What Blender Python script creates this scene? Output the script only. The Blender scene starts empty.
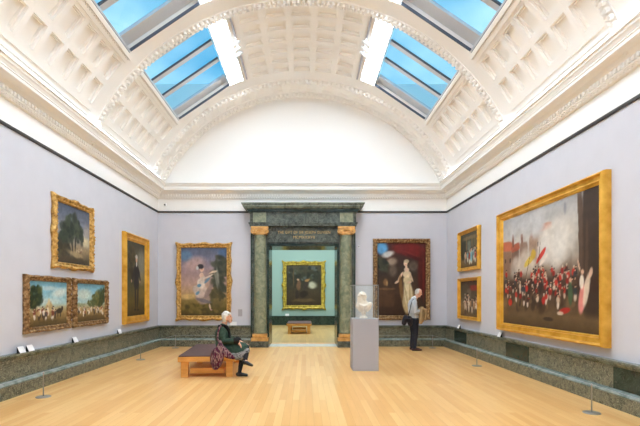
import bpy, bmesh, math, random
import numpy as np
from mathutils import Vector, Matrix
PI = math.pi
R_ = math.radians
S = bpy.context.scene
C = S.collection
random.seed(7)

# ------------------------------------------------------------------ camera, world, exposure
cam_d = bpy.data.cameras.new('camera'); cam = bpy.data.objects.new('camera', cam_d); C.objects.link(cam)
cam.location = (0, 0, 1.55); cam.rotation_euler = (PI/2, 0, 0)
cam_d.sensor_width = 36; cam_d.lens = 427/640*36
cam_d.shift_x = 14/640; cam_d.shift_y = 83.5/640
cam_d.clip_start = 0.05; cam_d.clip_end = 200
S.camera = cam
S.view_settings.view_transform = 'Standard'; S.view_settings.look = 'None'
S.view_settings.gamma = 1; S.view_settings.use_curve_mapping = False
S.view_settings.exposure = 0.24
S.cycles.max_bounces = 10; S.cycles.diffuse_bounces = 8; S.cycles.transparent_max_bounces = 12
S.cycles.sample_clamp_indirect = 6

LAMP_PANEL = 28.5      # ceiling light boxes
COVE_FILL = 4.0           # hidden fill strips added on the cornice ledge to brighten the vault
BACKROOM_FILL = 5.6        # unseen fill light added for the room beyond the doorway
SKY = 1.35

def lin(c):
    r = []
    for v in c[:3]:
        v = v/255.0
        r.append(v/12.92 if v <= 0.04045 else ((v+0.055)/1.055)**2.4)
    return (r[0], r[1], r[2], 1.0)

w = bpy.data.worlds.new('sky'); S.world = w; w.use_nodes = True
nt = w.node_tree; nt.nodes.clear()
wo = nt.nodes.new('ShaderNodeOutputWorld'); bg = nt.nodes.new('ShaderNodeBackground')
tc = nt.nodes.new('ShaderNodeTexCoord'); mp = nt.nodes.new('ShaderNodeMapping'); mp.inputs['Scale'].default_value = (1, 1, 2.0)
no = nt.nodes.new('ShaderNodeTexNoise'); no.inputs['Scale'].default_value = 2.6; no.inputs['Detail'].default_value = 4
cr = nt.nodes.new('ShaderNodeValToRGB'); cr.color_ramp.elements[0].position = .38; cr.color_ramp.elements[1].position = .72
cr.color_ramp.elements[0].color = lin((36, 146, 192)); cr.color_ramp.elements[1].color = lin((196, 234, 244))
nt.links.new(tc.outputs['Generated'], mp.inputs[0]); nt.links.new(mp.outputs[0], no.inputs['Vector'])
nt.links.new(no.outputs['Fac'], cr.inputs[0]); nt.links.new(cr.outputs[0], bg.inputs[0]); nt.links.new(bg.outputs[0], wo.inputs[0])
bg.inputs[1].default_value = SKY

# ------------------------------------------------------------------ materials
def mat(name, col, rough=.6, metal=0, spec=.3, emit=None, es=0):
    m = bpy.data.materials.new(name); m.use_nodes = True
    b = m.node_tree.nodes['Principled BSDF']
    b.inputs['Base Color'].default_value = lin(col); b.inputs['Roughness'].default_value = rough
    b.inputs['Metallic'].default_value = metal; b.inputs['Specular IOR Level'].default_value = spec
    if emit: b.inputs['Emission Color'].default_value = lin(emit); b.inputs['Emission Strength'].default_value = es
    return m

def noisy(name, cols, scale=5, rough=.6, metal=0, spec=.3, bump=0, detail=5, stretch=(1,1,1), distort=0, bscale=None):
    m = mat(name, cols[0], rough, metal, spec); t = m.node_tree; N = t.nodes; L = t.links
    b = N['Principled BSDF']
    tc = N.new('ShaderNodeTexCoord'); mp = N.new('ShaderNodeMapping'); mp.inputs['Scale'].default_value = stretch
    no = N.new('ShaderNodeTexNoise'); no.inputs['Scale'].default_value = scale; no.inputs['Detail'].default_value = detail
    no.inputs['Distortion'].default_value = distort
    cr = N.new('ShaderNodeValToRGB'); e = cr.color_ramp.elements
    while len(e) < len(cols): e.new(.5)
    for i, c in enumerate(cols):
        e[i].position = .3 + .4*i/(len(cols)-1); e[i].color = lin(c)
    L.new(tc.outputs['Object'], mp.inputs[0]); L.new(mp.outputs[0], no.inputs['Vector']); L.new(no.outputs['Fac'], cr.inputs[0])
    L.new(cr.outputs[0], b.inputs['Base Color'])
    if bump:
        bp = N.new('ShaderNodeBump'); bp.inputs['Strength'].default_value = bump; bp.inputs['Distance'].default_value = .01
        n2 = N.new('ShaderNodeTexNoise'); n2.inputs['Scale'].default_value = bscale or scale*3
        L.new(tc.outputs['Object'], n2.inputs['Vector']); L.new(n2.outputs['Fac'], bp.inputs['Height']); L.new(bp.outputs[0], b.inputs['Normal'])
    return m

def marble(name, dark, mid, light, scale=3, rough=.25, vein=.5):
    m = mat(name, dark, rough, 0, .4); t = m.node_tree; N = t.nodes; L = t.links; b = N['Principled BSDF']
    tc = N.new('ShaderNodeTexCoord')
    n1 = N.new('ShaderNodeTexNoise'); n1.inputs['Scale'].default_value = scale; n1.inputs['Detail'].default_value = 8; n1.inputs['Distortion'].default_value = 1.5
    c1 = N.new('ShaderNodeValToRGB'); c1.color_ramp.elements[0].position = .35; c1.color_ramp.elements[0].color = lin(dark)
    c1.color_ramp.elements[1].position = .62; c1.color_ramp.elements[1].color = lin(mid)
    n2 = N.new('ShaderNodeTexNoise'); n2.inputs['Scale'].default_value = scale*2.2; n2.inputs['Detail'].default_value = 6; n2.inputs['Distortion'].default_value = 3
    c2 = N.new('ShaderNodeValToRGB'); e = c2.color_ramp.elements
    e[0].position = .47; e[0].color = (0,0,0,1); e[1].position = .5; e[1].color = (vein,)*3+(1,); x = e.new(.53); x.color = (0,0,0,1)
    mx = N.new('ShaderNodeMixRGB'); mx.inputs[2].default_value = lin(light)
    L.new(tc.outputs['Object'], n1.inputs['Vector']); L.new(tc.outputs['Object'], n2.inputs['Vector'])
    L.new(n1.outputs['Fac'], c1.inputs[0]); L.new(n2.outputs['Fac'], c2.inputs[0])
    L.new(c2.outputs[0], mx.inputs[0]); L.new(c1.outputs[0], mx.inputs[1]); L.new(mx.outputs[0], b.inputs['Base Color'])
    return m

def planks(name, c1, c2, c3, rough=.32):
    m = mat(name, c1, rough, 0, .35); t = m.node_tree; N = t.nodes; L = t.links; b = N['Principled BSDF']
    tc = N.new('ShaderNodeTexCoord'); mp = N.new('ShaderNodeMapping'); mp.inputs['Rotation'].default_value = (0, 0, PI/2)
    br = N.new('ShaderNodeTexBrick'); br.inputs['Scale'].default_value = 1; br.inputs['Brick Width'].default_value = 1.9
    br.inputs['Row Height'].default_value = .10; br.inputs['Mortar Size'].default_value = .0012; br.offset = .37
    br.inputs['Color1'].default_value = lin(c1); br.inputs['Color2'].default_value = lin(c2); br.inputs['Mortar'].default_value = lin(c3)
    no = N.new('ShaderNodeTexNoise'); no.inputs['Scale'].default_value = 1.6; no.inputs['Detail'].default_value = 6
    mp2 = N.new('ShaderNodeMapping'); mp2.inputs['Scale'].default_value = (9, .7, 1)
    cr = N.new('ShaderNodeValToRGB'); cr.color_ramp.elements[0].color = (.84, .80, .74, 1); cr.color_ramp.elements[1].color = (1.0, 1.0, 1.0, 1)
    mx = N.new('ShaderNodeMixRGB'); mx.blend_type = 'MULTIPLY'; mx.inputs[0].default_value = 1
    L.new(tc.outputs['Object'], mp.inputs[0]); L.new(mp.outputs[0], br.inputs['Vector'])
    L.new(tc.outputs['Object'], mp2.inputs[0]); L.new(mp2.outputs[0], no.inputs['Vector']); L.new(no.outputs['Fac'], cr.inputs[0])
    L.new(br.outputs['Color'], mx.inputs[1]); L.new(cr.outputs[0], mx.inputs[2]); L.new(mx.outputs[0], b.inputs['Base Color'])
    return m

M = {}
M['wall'] = noisy('lavender_wall', [(206,206,213), (210,210,217)], 3, .85, bump=.05, bscale=60)
M['plaster'] = mat('cream_plaster', (245,243,239), .7)
M['vault'] = mat('vault_plaster', (245,241,235), .7)
M['floor'] = planks('oak_floor', (250,206,140), (238,183,113), (208,154,92))
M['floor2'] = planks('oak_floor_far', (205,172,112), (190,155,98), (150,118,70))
M['teal'] = mat('teal_wall', (148,174,165), .85)
M['rail'] = mat('dark_rail', (62,58,56), .5)
M['m_panel'] = marble('olive_marble', (62,66,54), (112,110,90), (190,188,164), 6.0, .3, .85)
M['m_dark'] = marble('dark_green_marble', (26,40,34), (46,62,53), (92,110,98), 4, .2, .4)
M['m_green'] = marble('green_marble', (52,58,52), (92,99,88), (156,160,146), 4, .22, .5)
M['m_pale'] = marble('pale_green_marble', (108,116,92), (150,152,124), (180,184,160), 5, .3, .3)
M['m_ledge_sheen'] = marble('ledge_sheen_marble', (100,116,110), (142,154,148), (184,194,186), 4, .25, .3)  # paler blue-green: the reflected sheen on the ledge is put into its colour
M['m_cap'] = marble('cap_marble', (78,86,76), (124,131,117), (170,174,158), 4, .25, .5)
M['m_white'] = marble('white_threshold', (205,205,198), (225,224,218), (180,180,176), 3, .3, .3)
M['orange'] = noisy('gilded_bronze', [(186,132,62), (226,176,104)], 9, .4, .1, .5)
M['gold'] = noisy('gilt_frame', [(134,94,40), (208,160,82), (236,198,122)], 16, .38, .4, .5, bump=.6, bscale=45)
M['goldb'] = noisy('bright_gilt', [(210,150,40), (245,194,84)], 5, .33, .45, .5, stretch=(1,1,1))
M['goldd'] = noisy('dull_gilt', [(78,54,34), (148,110,68), (206,174,124)], 18, .45, .35, .4, bump=.5, bscale=50)
M['goldy'] = noisy('yellow_gilt', [(128,104,26), (214,188,72)], 8, .4, .3, .5, bump=.4, bscale=40)
M['goldback'] = mat('frame_back', (48,36,24), .8)
M['wood'] = noisy('bench_oak', [(206,142,66), (228,168,92)], 3, .4, stretch=(1.2,6,6))
M['cushion'] = noisy('brown_leather', [(84,62,60), (98,74,72)], 12, .5, bump=.1)
M['steel'] = mat('satin_steel', (176,174,170), .4, .7)
M['cord'] = mat('grey_cord', (150,156,156), .6)
M['plinth'] = mat('grey_plinth', (174,174,181), .6)
M['bust'] = noisy('white_marble', [(240,224,208), (250,240,230)], 6, .45)
M['card'] = mat('white_card', (240,240,240), .7)
M['grey'] = mat('grey_plastic', (172,170,176), .6)
M['black'] = mat('black_plastic', (34,34,34), .5)
M['winframe'] = mat('grey_window_metal', (206,208,212), .45, .3)
M['windark'] = mat('dark_window_gasket', (84,92,104), .5)
M['spot'] = mat('white_spot_metal', (236,236,234), .4)
M['lamp'] = mat('light_diffuser', (255,255,255), .5, emit=(224,240,255), es=LAMP_PANEL)
M['cove'] = mat('cove_fill_strip', (255,255,255), .5, emit=(224,240,255), es=COVE_FILL)
M['fill_far'] = mat('far_fill_diffuser', (255,255,255), .5, emit=(228,242,255), es=BACKROOM_FILL)
M['letters'] = mat('gilt_letters', (196,166,104), .5, .2)
def glass(name, col, gl):
    m = bpy.data.materials.new(name); m.use_nodes = True; t = m.node_tree; N = t.nodes; L = t.links; N.clear()
    o = N.new('ShaderNodeOutputMaterial'); mx = N.new('ShaderNodeMixShader'); tr = N.new('ShaderNodeBsdfTransparent'); g = N.new('ShaderNodeBsdfGlossy')
    tr.inputs[0].default_value = lin(col); g.inputs['Roughness'].default_value = .03; g.inputs[0].default_value = (1,1,1,1)
    if gl is None:
        f = N.new('ShaderNodeFresnel'); f.inputs[0].default_value = 1.45; L.new(f.outputs[0], mx.inputs[0])
    else: mx.inputs[0].default_value = gl
    L.new(tr.outputs[0], mx.inputs[1]); L.new(g.outputs[0], mx.inputs[2]); L.new(mx.outputs[0], o.inputs[0])
    return m
M['pane'] = glass('skylight_glass', (240,248,252), .02)
M['case'] = glass('case_glass', (252,254,253), .05)
def paint_mat():
    m = mat('oil_paint', (128,128,128), .45, 0, .25); t = m.node_tree; N = t.nodes
    a = N.new('ShaderNodeVertexColor'); a.layer_name = 'paint'; t.links.new(a.outputs[0], N['Principled BSDF'].inputs['Base Color'])
    return m
M['paint'] = paint_mat()

# ------------------------------------------------------------------ helpers
def link_mesh(name, verts, faces, m, parent=None, smooth=False):
    me = bpy.data.meshes.new(name); me.from_pydata([tuple(v) for v in verts], [], faces); me.update()
    o = bpy.data.objects.new(name, me); C.objects.link(o)
    for k in (m if isinstance(m, (list, tuple)) else [m]): me.materials.append(k)
    if smooth:
        for p in me.polygons: p.use_smooth = True
    if parent: o.parent = parent
    return o

class MB:
    def __init__(s): s.v = []; s.f = []
    def add(s, vs, fs):
        n = len(s.v); s.v += [Vector(v) for v in vs]; s.f += [tuple(i+n for i in f) for f in fs]; return s
    def box(s, x0, x1, y0, y1, z0, z1, bev=0):
        if bev:
            bm = bmesh.new(); bmesh.ops.create_cube(bm, size=1)
            for v in bm.verts: v.co = Vector((v.co.x*(x1-x0), v.co.y*(y1-y0), v.co.z*(z1-z0))) + Vector(((x0+x1)/2, (y0+y1)/2, (z0+z1)/2))
            bmesh.ops.bevel(bm, geom=list(bm.edges), offset=bev, segments=2, profile=.7, affect='EDGES')
            bm.verts.index_update()
            s.add([v.co.copy() for v in bm.verts], [tuple(v.index for v in f.verts) for f in bm.faces]); bm.free(); return s
        return s.add([(x0,y0,z0),(x1,y0,z0),(x1,y1,z0),(x0,y1,z0),(x0,y0,z1),(x1,y0,z1),(x1,y1,z1),(x0,y1,z1)],
                     [(0,3,2,1),(4,5,6,7),(0,1,5,4),(1,2,6,5),(2,3,7,6),(3,0,4,7)])
    def lathe(s, prof, c=(0,0,0), n=24, a0=0, a1=2*PI):
        full = abs(a1-a0-2*PI) < 1e-6; m = n if full else n+1; vs = []; fs = []
        for r, z in prof:
            for i in range(m):
                a = a0 + (a1-a0)*i/n; vs.append((c[0]+r*math.cos(a), c[1]+r*math.sin(a), c[2]+z))
        for j in range(len(prof)-1):
            for i in range(n):
                k = (i+1) % m; fs.append((j*m+i, j*m+k, (j+1)*m+k, (j+1)*m+i))
        if full:
            fs.append(tuple(reversed(range(m)))); fs.append(tuple((len(prof)-1)*m+i for i in range(m)))
        return s.add(vs, fs)
    def tube(s, pts, r, n=10):
        pts = [Vector(p) for p in pts]; vs = []; fs = []
        for i, p in enumerate(pts):
            t = (pts[min(i+1, len(pts)-1)] - pts[max(i-1, 0)]).normalized()
            a = t.orthogonal().normalized() if i == 0 else (pa - t*pa.dot(t)).normalized()
            pa = a; b = t.cross(a); rr = r[i] if isinstance(r, (list, tuple)) else r
            for k in range(n):
                q = 2*PI*k/n; vs.append(p + a*math.cos(q)*rr + b*math.sin(q)*rr)
        for i in range(len(pts)-1):
            for k in range(n):
                l = (k+1) % n; fs.append((i*n+k, i*n+l, (i+1)*n+l, (i+1)*n+k))
        fs.append(tuple(reversed(range(n)))); fs.append(tuple((len(pts)-1)*n+k for k in range(n)))
        return s.add(vs, fs)
    def ball(s, c, r, n=8, sx=1, sy=1, sz=1):
        vs = []; fs = []; m = n*2
        for j in range(1, n):
            t = PI*j/n
            for i in range(m):
                a = 2*PI*i/m; vs.append((c[0]+r*sx*math.sin(t)*math.cos(a), c[1]+r*sy*math.sin(t)*math.sin(a), c[2]+r*sz*math.cos(t)))
        top = len(vs); vs.append((c[0], c[1], c[2]+r*sz)); vs.append((c[0], c[1], c[2]-r*sz))
        for j in range(n-2):
            for i in range(m):
                k = (i+1) % m; fs.append((j*m+i, (j+1)*m+i, (j+1)*m+k, j*m+k))
        for i in range(m):
            k = (i+1) % m; fs.append((top, i, k)); fs.append((top+1, (n-2)*m+k, (n-2)*m+i))
        return s.add(vs, fs)
    def prism(s, poly, y0, y1):   # polygon in x,z
        n = len(poly); vs = [(x, y0, z) for x, z in poly] + [(x, y1, z) for x, z in poly]
        return s.add(vs, [tuple(range(n)), tuple(reversed(range(n, 2*n)))] + [(i, i+n, (i+1) % n+n, (i+1) % n) for i in range(n)])
    def build(s, name, m, parent=None, smooth=False, loc=None):
        o = link_mesh(name, s.v, s.f, m, parent, smooth)
        bm = bmesh.new(); bm.from_mesh(o.data); bmesh.ops.recalc_face_normals(bm, faces=bm.faces); bm.to_mesh(o.data); bm.free()
        if loc: o.location = loc
        return o

def tag(o, label=None, cat=None, group=None, kind=None):
    if label: o['label'] = label
    if cat: o['category'] = cat
    if group: o['group'] = group
    if kind: o['kind'] = kind
    return o
def struct(o, label=None):
    o['kind'] = 'structure'
    if label: o['label'] = label
    return o
def empty(name, loc=(0,0,0), rz=0):
    o = bpy.data.objects.new(name, None); C.objects.link(o); o.location = loc; o.rotation_euler = (0,0,rz); o.empty_display_size = .1
    return o
def children(o): return [c for c in bpy.data.objects if c.parent == o]
def copy_tree(o, parent=None):
    c = o.copy(); C.objects.link(c)
    if parent: c.parent = parent
    for ch in children(o): copy_tree(ch, c)
    return c

# ------------------------------------------------------------------ room shell
XL, XR, YB, YF = -4.634, 4.415, 13.37, -2.0
X0 = -0.11; RAD = 4.82; Z0 = 2.94
DC = -0.09                # doorway centre
ZR = 4.196                # picture rail
struct(MB().box(XL-.3, XR+.3, YF-.3, YB+1.0, -.2, 0).build('floor', M['floor']), 'pale honey oak plank floor of the gallery')
struct(MB().box(XL-.3, XL, YF, YB, 0, ZR).build('wall_left', M['wall']), 'lavender grey left wall')
struct(MB().box(XR, XR+.3, YF, YB, 0, ZR).build('wall_right', M['wall']), 'lavender grey right wall')
struct(MB().box(XL-.3, XR+.3, YF-.3, YF, 0, 8.2).build('wall_front', M['wall']), 'lavender grey wall behind the viewer')
OW = 1.08; OH = 3.14
wb = MB().box(XL-.3, DC-OW, YB, YB+1.0, 0, ZR).box(DC+OW, XR+.3, YB, YB+1.0, 0, ZR).box(DC-OW, DC+OW, YB, YB+1.0, OH, ZR)
struct(wb.build('wall_back', M['wall']), 'lavender grey end wall with the doorway')
struct(MB().box(XL-.3, XR+.3, YB, YB+.4, ZR, 8.2).build('wall_back_lunette', M['plaster']), 'white arched upper part of the end wall')
struct(MB().box(XL-.3, XL, YF, YB, ZR, 5.6).build('wall_left_frieze', M['plaster']), 'white frieze above the left wall')
struct(MB().box(XR, XR+.3, YF, YB, ZR, 5.6).build('wall_right_frieze', M['plaster']), 'white frieze above the right wall')

def sweep(prof, segs):   # prof (p,z); path around left wall, back wall, right wall; segs: 'all' or list
    mb = MB(); n = len(prof)
    def ring(fn): return [fn(p, z) for p, z in prof]
    for sg in segs:
        k, a, b, ma, mb_ = sg      # side, start, end, mitre flags
        if k == 'L': r1 = ring(lambda p, z: (XL+p, a, z)); r2 = ring(lambda p, z: (XL+p, b-(p if mb_ else 0), z))
        if k == 'R': r1 = ring(lambda p, z: (XR-p, a, z)); r2 = ring(lambda p, z: (XR-p, b-(p if mb_ else 0), z))
        if k == 'B': r1 = ring(lambda p, z: (a+(p if ma else 0), YB-p, z)); r2 = ring(lambda p, z: (b-(p if mb_ else 0), YB-p, z))
        mb.add(r1+r2, [(i, (i+1) % n, (i+1) % n+n, i+n) for i in range(n)] + [tuple(range(n)), tuple(reversed(range(n, 2*n)))])
    return mb
ALL = [('L', YF, YB, 0, 1), ('B', XL, XR, 1, 1), ('R', YF, YB, 0, 1)]
struct(sweep([(0,ZR-.025),(.025,ZR-.025),(.03,ZR),(.025,ZR+.025),(0,ZR+.025)], ALL).build('trim_1', M['rail']), 'dark picture rail line')
# cornice
corn = [(0,4.60),(.05,4.60),(.055,4.63),(.085,4.64),(.085,4.665),(.06,4.67),(.06,4.735),(.11,4.745),(.13,4.765),(.16,4.79),(.24,4.815),(.285,4.825),(.285,4.872),(.30,4.88),
        (.285,4.905),(.27,4.915),(.30,4.95),(.325,4.965),(.33,5.0),(.355,5.005),(.355,5.03),(.0,5.06)]
struct(sweep(corn, ALL).build('trim_2', M['plaster']), 'cream moulded cornice')
dn = MB()
y = YF+.05
while y < YB-.12:
    dn.box(XL+.055, XL+.105, y, y+.045, 4.672, 4.735); dn.box(XR-.105, XR-.055, y, y+.045, 4.672, 4.735); y += .085
x = XL+.14
while x < XR-.14:
    dn.box(x, x+.045, YB-.105, YB-.055, 4.672, 4.735); x += .085
struct(dn.build('trim_3', M['plaster']), 'row of dentils under the cornice')
eg = MB()   # small leaf moulding under the dentils
y = YF+.05
while y < YB-.1:
    for xx in (XL+.06, XR-.06): eg.ball((xx, y, 4.622), .026, 4, .9, 1, .7)
    y += .075
x = XL+.1
while x < XR-.1: eg.ball((x, YB-.06, 4.622), .026, 4, 1, .9, .7); x += .075
struct(eg.build('trim_4', M['plaster']), 'egg moulding under the dentils')

# marble dado
DL, DR = DC-1.62, DC+1.62
DSEG = [('L', YF, YB, 0, 1), ('B', XL, DL, 1, 0), ('B', DR, XR, 0, 1), ('R', YF, YB, 0, 1)]
struct(sweep([(0,0),(.15,0),(.15,.19),(0,.19)], DSEG).build('baseboard_1', M['m_panel']), 'green marble base course')
struct(sweep([(0,.19),(.155,.19),(.155,.21),(.13,.235),(.085,.25),(0,.25)], DSEG).build('baseboard_2', M['m_ledge_sheen']), 'green marble ledge of the dado with a painted pale sheen')
struct(sweep([(0,.25),(.05,.25),(.05,.565),(0,.565)], DSEG).build('baseboard_3', M['m_panel']), 'veined olive marble dado panels')
struct(sweep([(0,.565),(.06,.565),(.075,.59),(.075,.60),(.11,.615),(.115,.65),(0,.65)], DSEG).build('baseboard_4', M['m_cap']), 'moulded green marble dado cap')
dp = MB()
for yy in (11.62, 8.37, 5.12):
    dp.box(XR-.062, XR-.05, yy, yy+.93, .255, .56)
struct(dp.build('baseboard_right_inset', M['m_dark']), 'dark green marble insets of the right dado')

# ------------------------------------------------------------------ vaulted ceiling
def P(th, y, r=0.0):
    t = R_(th); return Vector((X0+(RAD+r)*math.cos(t), y, Z0+(RAD+r)*math.sin(t)))
def quadpatch(mb, t0, t1, y0, y1, r=0.0, n=None):
    n = n or max(1, int(abs(t1-t0)/2.0+.5)); vs = []; fs = []
    for i in range(n+1):
        t = t0+(t1-t0)*i/n; vs += [P(t, y0, r), P(t, y1, r)]
    for i in range(n): fs.append((2*i, 2*i+1, 2*i+3, 2*i+2))
    mb.add(vs, fs)
def coffer_grid(mb, t0, t1, nt_, y0, y1, ny, m=.058, d=.085):
    """recessed square coffers with a stepped side"""
    for i in range(nt_):
        a0 = t0+(t1-t0)*i/nt_; a1 = t0+(t1-t0)*(i+1)/nt_
        for j in range(ny):
            b0 = y0+(y1-y0)*j/ny; b1 = y0+(y1-y0)*(j+1)/ny
            rings = []
            for ins, r in ((0,0),(m,0),(m+.006,d*.5),(m+.03,d*.5),(m+.036,d)):
                k = math.degrees(ins/RAD)
                rings.append([P(a0+k, b0+ins, r), P(a1-k, b0+ins, r), P(a1-k, b1-ins, r), P(a0+k, b1-ins, r)])
            vs = [v for rg in rings for v in rg]; fs = []
            for q in range(len(rings)-1):
                for e in range(4): fs.append((q*4+e, q*4+(e+1) % 4, q*4+4+(e+1) % 4, q*4+4+e))
            q = (len(rings)-1)*4; fs.append((q, q+1, q+2, q+3)); mb.add(vs, fs)
TH = dict(base=22, c0=29.8, c1=43.0, s0=45.4, s1=66.0, l1=70.4, k0=72.8)
BAYS = [9.05, 5.80, 2.55, -0.70]; BL = 2.75
def band(a, b, y0, y1, fn):    # both mirrored sides
    fn(a, b, y0, y1); fn(180-b, 180-a, y0, y1)
cm = MB()
for B in BAYS:
    e = B+BL
    for mir in (0, 1):
        f = (lambda a, b: (a, b)) if not mir else (lambda a, b: (180-b, 180-a))
        quadpatch(cm, *f(TH['base'], TH['c0']), B, e)
        coffer_grid(cm, *f(TH['c0'], TH['c1']), 2, B, e, 6)
        quadpatch(cm, *f(TH['c1'], TH['s0']), B, e)
        quadpatch(cm, *f(TH['s0'], TH['l1']), B, B+.07); quadpatch(cm, *f(TH['s0'], TH['l1']), e-.09, e)
        quadpatch(cm, *f(TH['l1'], TH['k0']), B, e)
        # reveal of the skylight opening
        a, b = f(TH['s0'], TH['l1'])
        for t in (a, b): cm.add([P(t, B+.07, 0), P(t, e-.09, 0), P(t, e-.09, .3), P(t, B+.07, .3)], [(0,1,2,3)])
        for yy in (B+.07, e-.09):
            n = 12
            for i in range(n):
                u = a+(b-a)*i/n; v = a+(b-a)*(i+1)/n
                cm.add([P(u, yy, 0), P(v, yy, 0), P(v, yy, .3), P(u, yy, .3)], [(0,1,2,3)])
    coffer_grid(cm, TH['k0'], 180-TH['k0'], 5, B, e, 6, .07, .07)
for y0, y1 in ((11.8, 12.25), (8.55, 9.05), (5.30, 5.80), (2.05, 2.55), (-2.0, -.70)):
    quadpatch(cm, TH['base'], 180-TH['base'], y0, y1)
quadpatch(cm, TH['base'], 180-TH['base'], 12.25, 12.36)
coffer_grid(cm, TH['base']+3, 180-TH['base']-3, 22, 12.36, 12.96, 1, .085, .04)
quadpatch(cm, TH['base'], TH['base']+3, 12.36, 12.96); quadpatch(cm, 180-TH['base']-3, 180-TH['base'], 12.36, 12.96)
quadpatch(cm, TH['base'], 180-TH['base'], 12.96, YB+.05)
cm2 = link_mesh('ceiling', cm.v, cm.f, M['vault']); struct(cm2, 'cream coffered barrel vault')
# outer roof shell keeps sky light out everywhere but the skylights
# carved bands on the ribs
def carved(name, yc, wd, lab, rows=2, step=1.25, hh=.06):
    mb = MB()
    n = max(2, int(136/2)); t0, t1 = TH['base']+1, 180-TH['base']-1
    vs = []; fs = []                                    # raised fillet under the carving
    for i in range(n+1):
        t = t0+(t1-t0)*i/n; vs += [P(t, yc-wd/2, 0), P(t, yc-wd/2, -.025), P(t, yc+wd/2, -.025), P(t, yc+wd/2, 0)]
    for i in range(n):
        for q in range(3): fs.append((4*i+q, 4*i+q+1, 4*i+q+5, 4*i+q+4))
    mb.add(vs, fs)
    t = t0; k = 0
    while t < t1:
        for r in range(rows):
            tt = t+(.5*step if (r % 2) else 0); yy = yc+(r-(rows-1)/2)*wd/rows
            c = P(tt, yy, -.03); L = math.radians(step)*RAD*.36; W = wd/rows*.42
            rd = Vector((math.cos(R_(tt)), 0, math.sin(R_(tt)))); tg = Vector((-rd.z, 0, rd.x)); yv = Vector((0,1,0))
            oct_ = [(1,.3),(.4,1),(-.4,1),(-1,.3),(-1,-.3),(-.4,-1),(.4,-1),(1,-.3)]
            pts = [c+tg*L*a+yv*W*b for a, b in oct_]+[c+tg*L*a*.8+yv*W*b*.8-rd*hh for a, b in oct_]
            mb.add(pts, [(i, (i+1) % 8, (i+1) % 8+8, i+8) for i in range(8)]+[tuple(range(8, 16))])
        t += step; k += 1
    return struct(mb.build(name, M['vault']), lab)
carved('trim_5', 8.97, .17, 'carved leaf band on the middle ceiling rib')
carved('trim_6', 12.28, .16, 'carved band at the inner side of the end arch', 2, 1.6, .08)
carved('trim_7', 13.05, .16, 'carved band at the outer side of the end arch', 2, 1.6, .08)
carved('trim_8', 5.72, .17, 'carved leaf band on the near ceiling rib')
# long mouldings beside coffers and skylights
ml = MB()
for t, hgt, wid in ((43.6,.03,.5),(44.7,.06,.35),(TH['c0']-.6,.025,.3),(27.9,.03,.3),(26.8,.05,.4),(70.7,.03,.18),(72.5,.03,.18)):
    for tt in (t, 180-t):
        for B in BAYS:
            a, b = tt-wid, tt+wid
            ml.add([P(a,B,0),P(a,B,-hgt),P(b,B,-hgt),P(b,B,0),P(a,B+BL,0),P(a,B+BL,-hgt),P(b,B+BL,-hgt),P(b,B+BL,0)],
                   [(0,1,5,4),(1,2,6,5),(2,3,7,6),(0,3,2,1),(4,5,6,7)])
struct(ml.build('trim_9', M['vault']), 'long cream mouldings along the vault')
eb = MB()
for tt in (44.1, 180-44.1):
    for B in BAYS[:2]:
        y = B+.04
        while y < B+BL:
            p = P(tt, y, -.02); eb.ball(p, .026, 3); y += .07
struct(eb.build('trim_10', M['vault']), 'bead moulding beneath the skylights')

# skylights and light boxes: local frame along the opening
def sky_window(idx, B, mir):
    root = empty('window_%d' % idx, (0,0,0)); struct(root, 'blue skylight of the vault')
    y0, y1 = B+.07, B+BL-.09
    f = (lambda t: 180-t) if mir else (lambda t: t)
    def bar(mb, ta, tb, ya, yb, ra, rb):
        A, Bq = P(f(ta), 0, 0), P(f(tb), 0, 0); rd = P(f((ta+tb)/2), 0, 1)-P(f((ta+tb)/2), 0, 0)
        vs = []
        for yy in (ya, yb):
            for q, r in ((A, ra), (Bq, ra), (Bq, rb), (A, rb)): v = q+rd*r; vs.append((v.x, yy, v.z))
        mb.add(vs, [(0,1,2,3),(7,6,5,4),(0,4,5,1),(1,5,6,2),(2,6,7,3),(3,7,4,0)])
    t0, t1 = TH['s0'], TH['s1']
    fr = MB(); bar(fr, t0, t0+.5, y0, y1, .02, .22); bar(fr, t1-.4, t1, y0, y1, .02, .22)
    bar(fr, t0+.5, t1-.4, y0, y0+.05, .04, .22)
    fr.build('window_frame', M['winframe'], root)
    g = MB(); bar(g, t0+.5, t1-.4, y1-.025, y1+.0, .0, .05); bar(g, t0+.0, t0+.12, y0, y1, .0, .021); g.build('dark_gasket', M['windark'], root)
    sl = MB(); bar(sl, t0+.5, t1-.4, y1-.34, y1-.03, .12, .18); sl.build('sill', M['winframe'], root)
    H = (y1-.36)-(y0+.05)
    for k in range(3):
        ya = y0+.05+H*k/3; yb = y0+.05+H*(k+1)/3
        p = MB(); bar(p, t0+.5, t1-.4, ya, yb, .15, .158); p.build('pane', M['pane'], root)
        if k == 2: continue
        b = MB(); bar(b, t0+.5, t1-.4, yb-.10, yb+.03, .11, .145); b.build('glazing_bar', M['winframe'], root)
        d = MB(); bar(d, t0+.5, t1-.4, yb-.13, yb-.10, .11, .145); d.build('glazing_bar', M['windark'], root)
    # light box between the skylight and the crown
    lb = empty('light_box', (0,0,0))
    h = MB(); bar(h, t1, TH['l1'], y0+.001, y1-.001, .03, .2); ho = h.build('housing', M['spot'], lb)
    d = MB(); bar(d, t1+.12, TH['l1']-.12, y0+.03, y1-.03, .0, .028); d.build('diffuser', M['lamp'], lb)
    return lb
WHERE = {(0,0): 'far light box right of the crown coffers', (0,1): 'far light box left of the crown coffers', (1,0): 'near light box right of the crown coffers',
         (1,1): 'near light box left of the crown coffers'}
idx = 1
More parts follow.
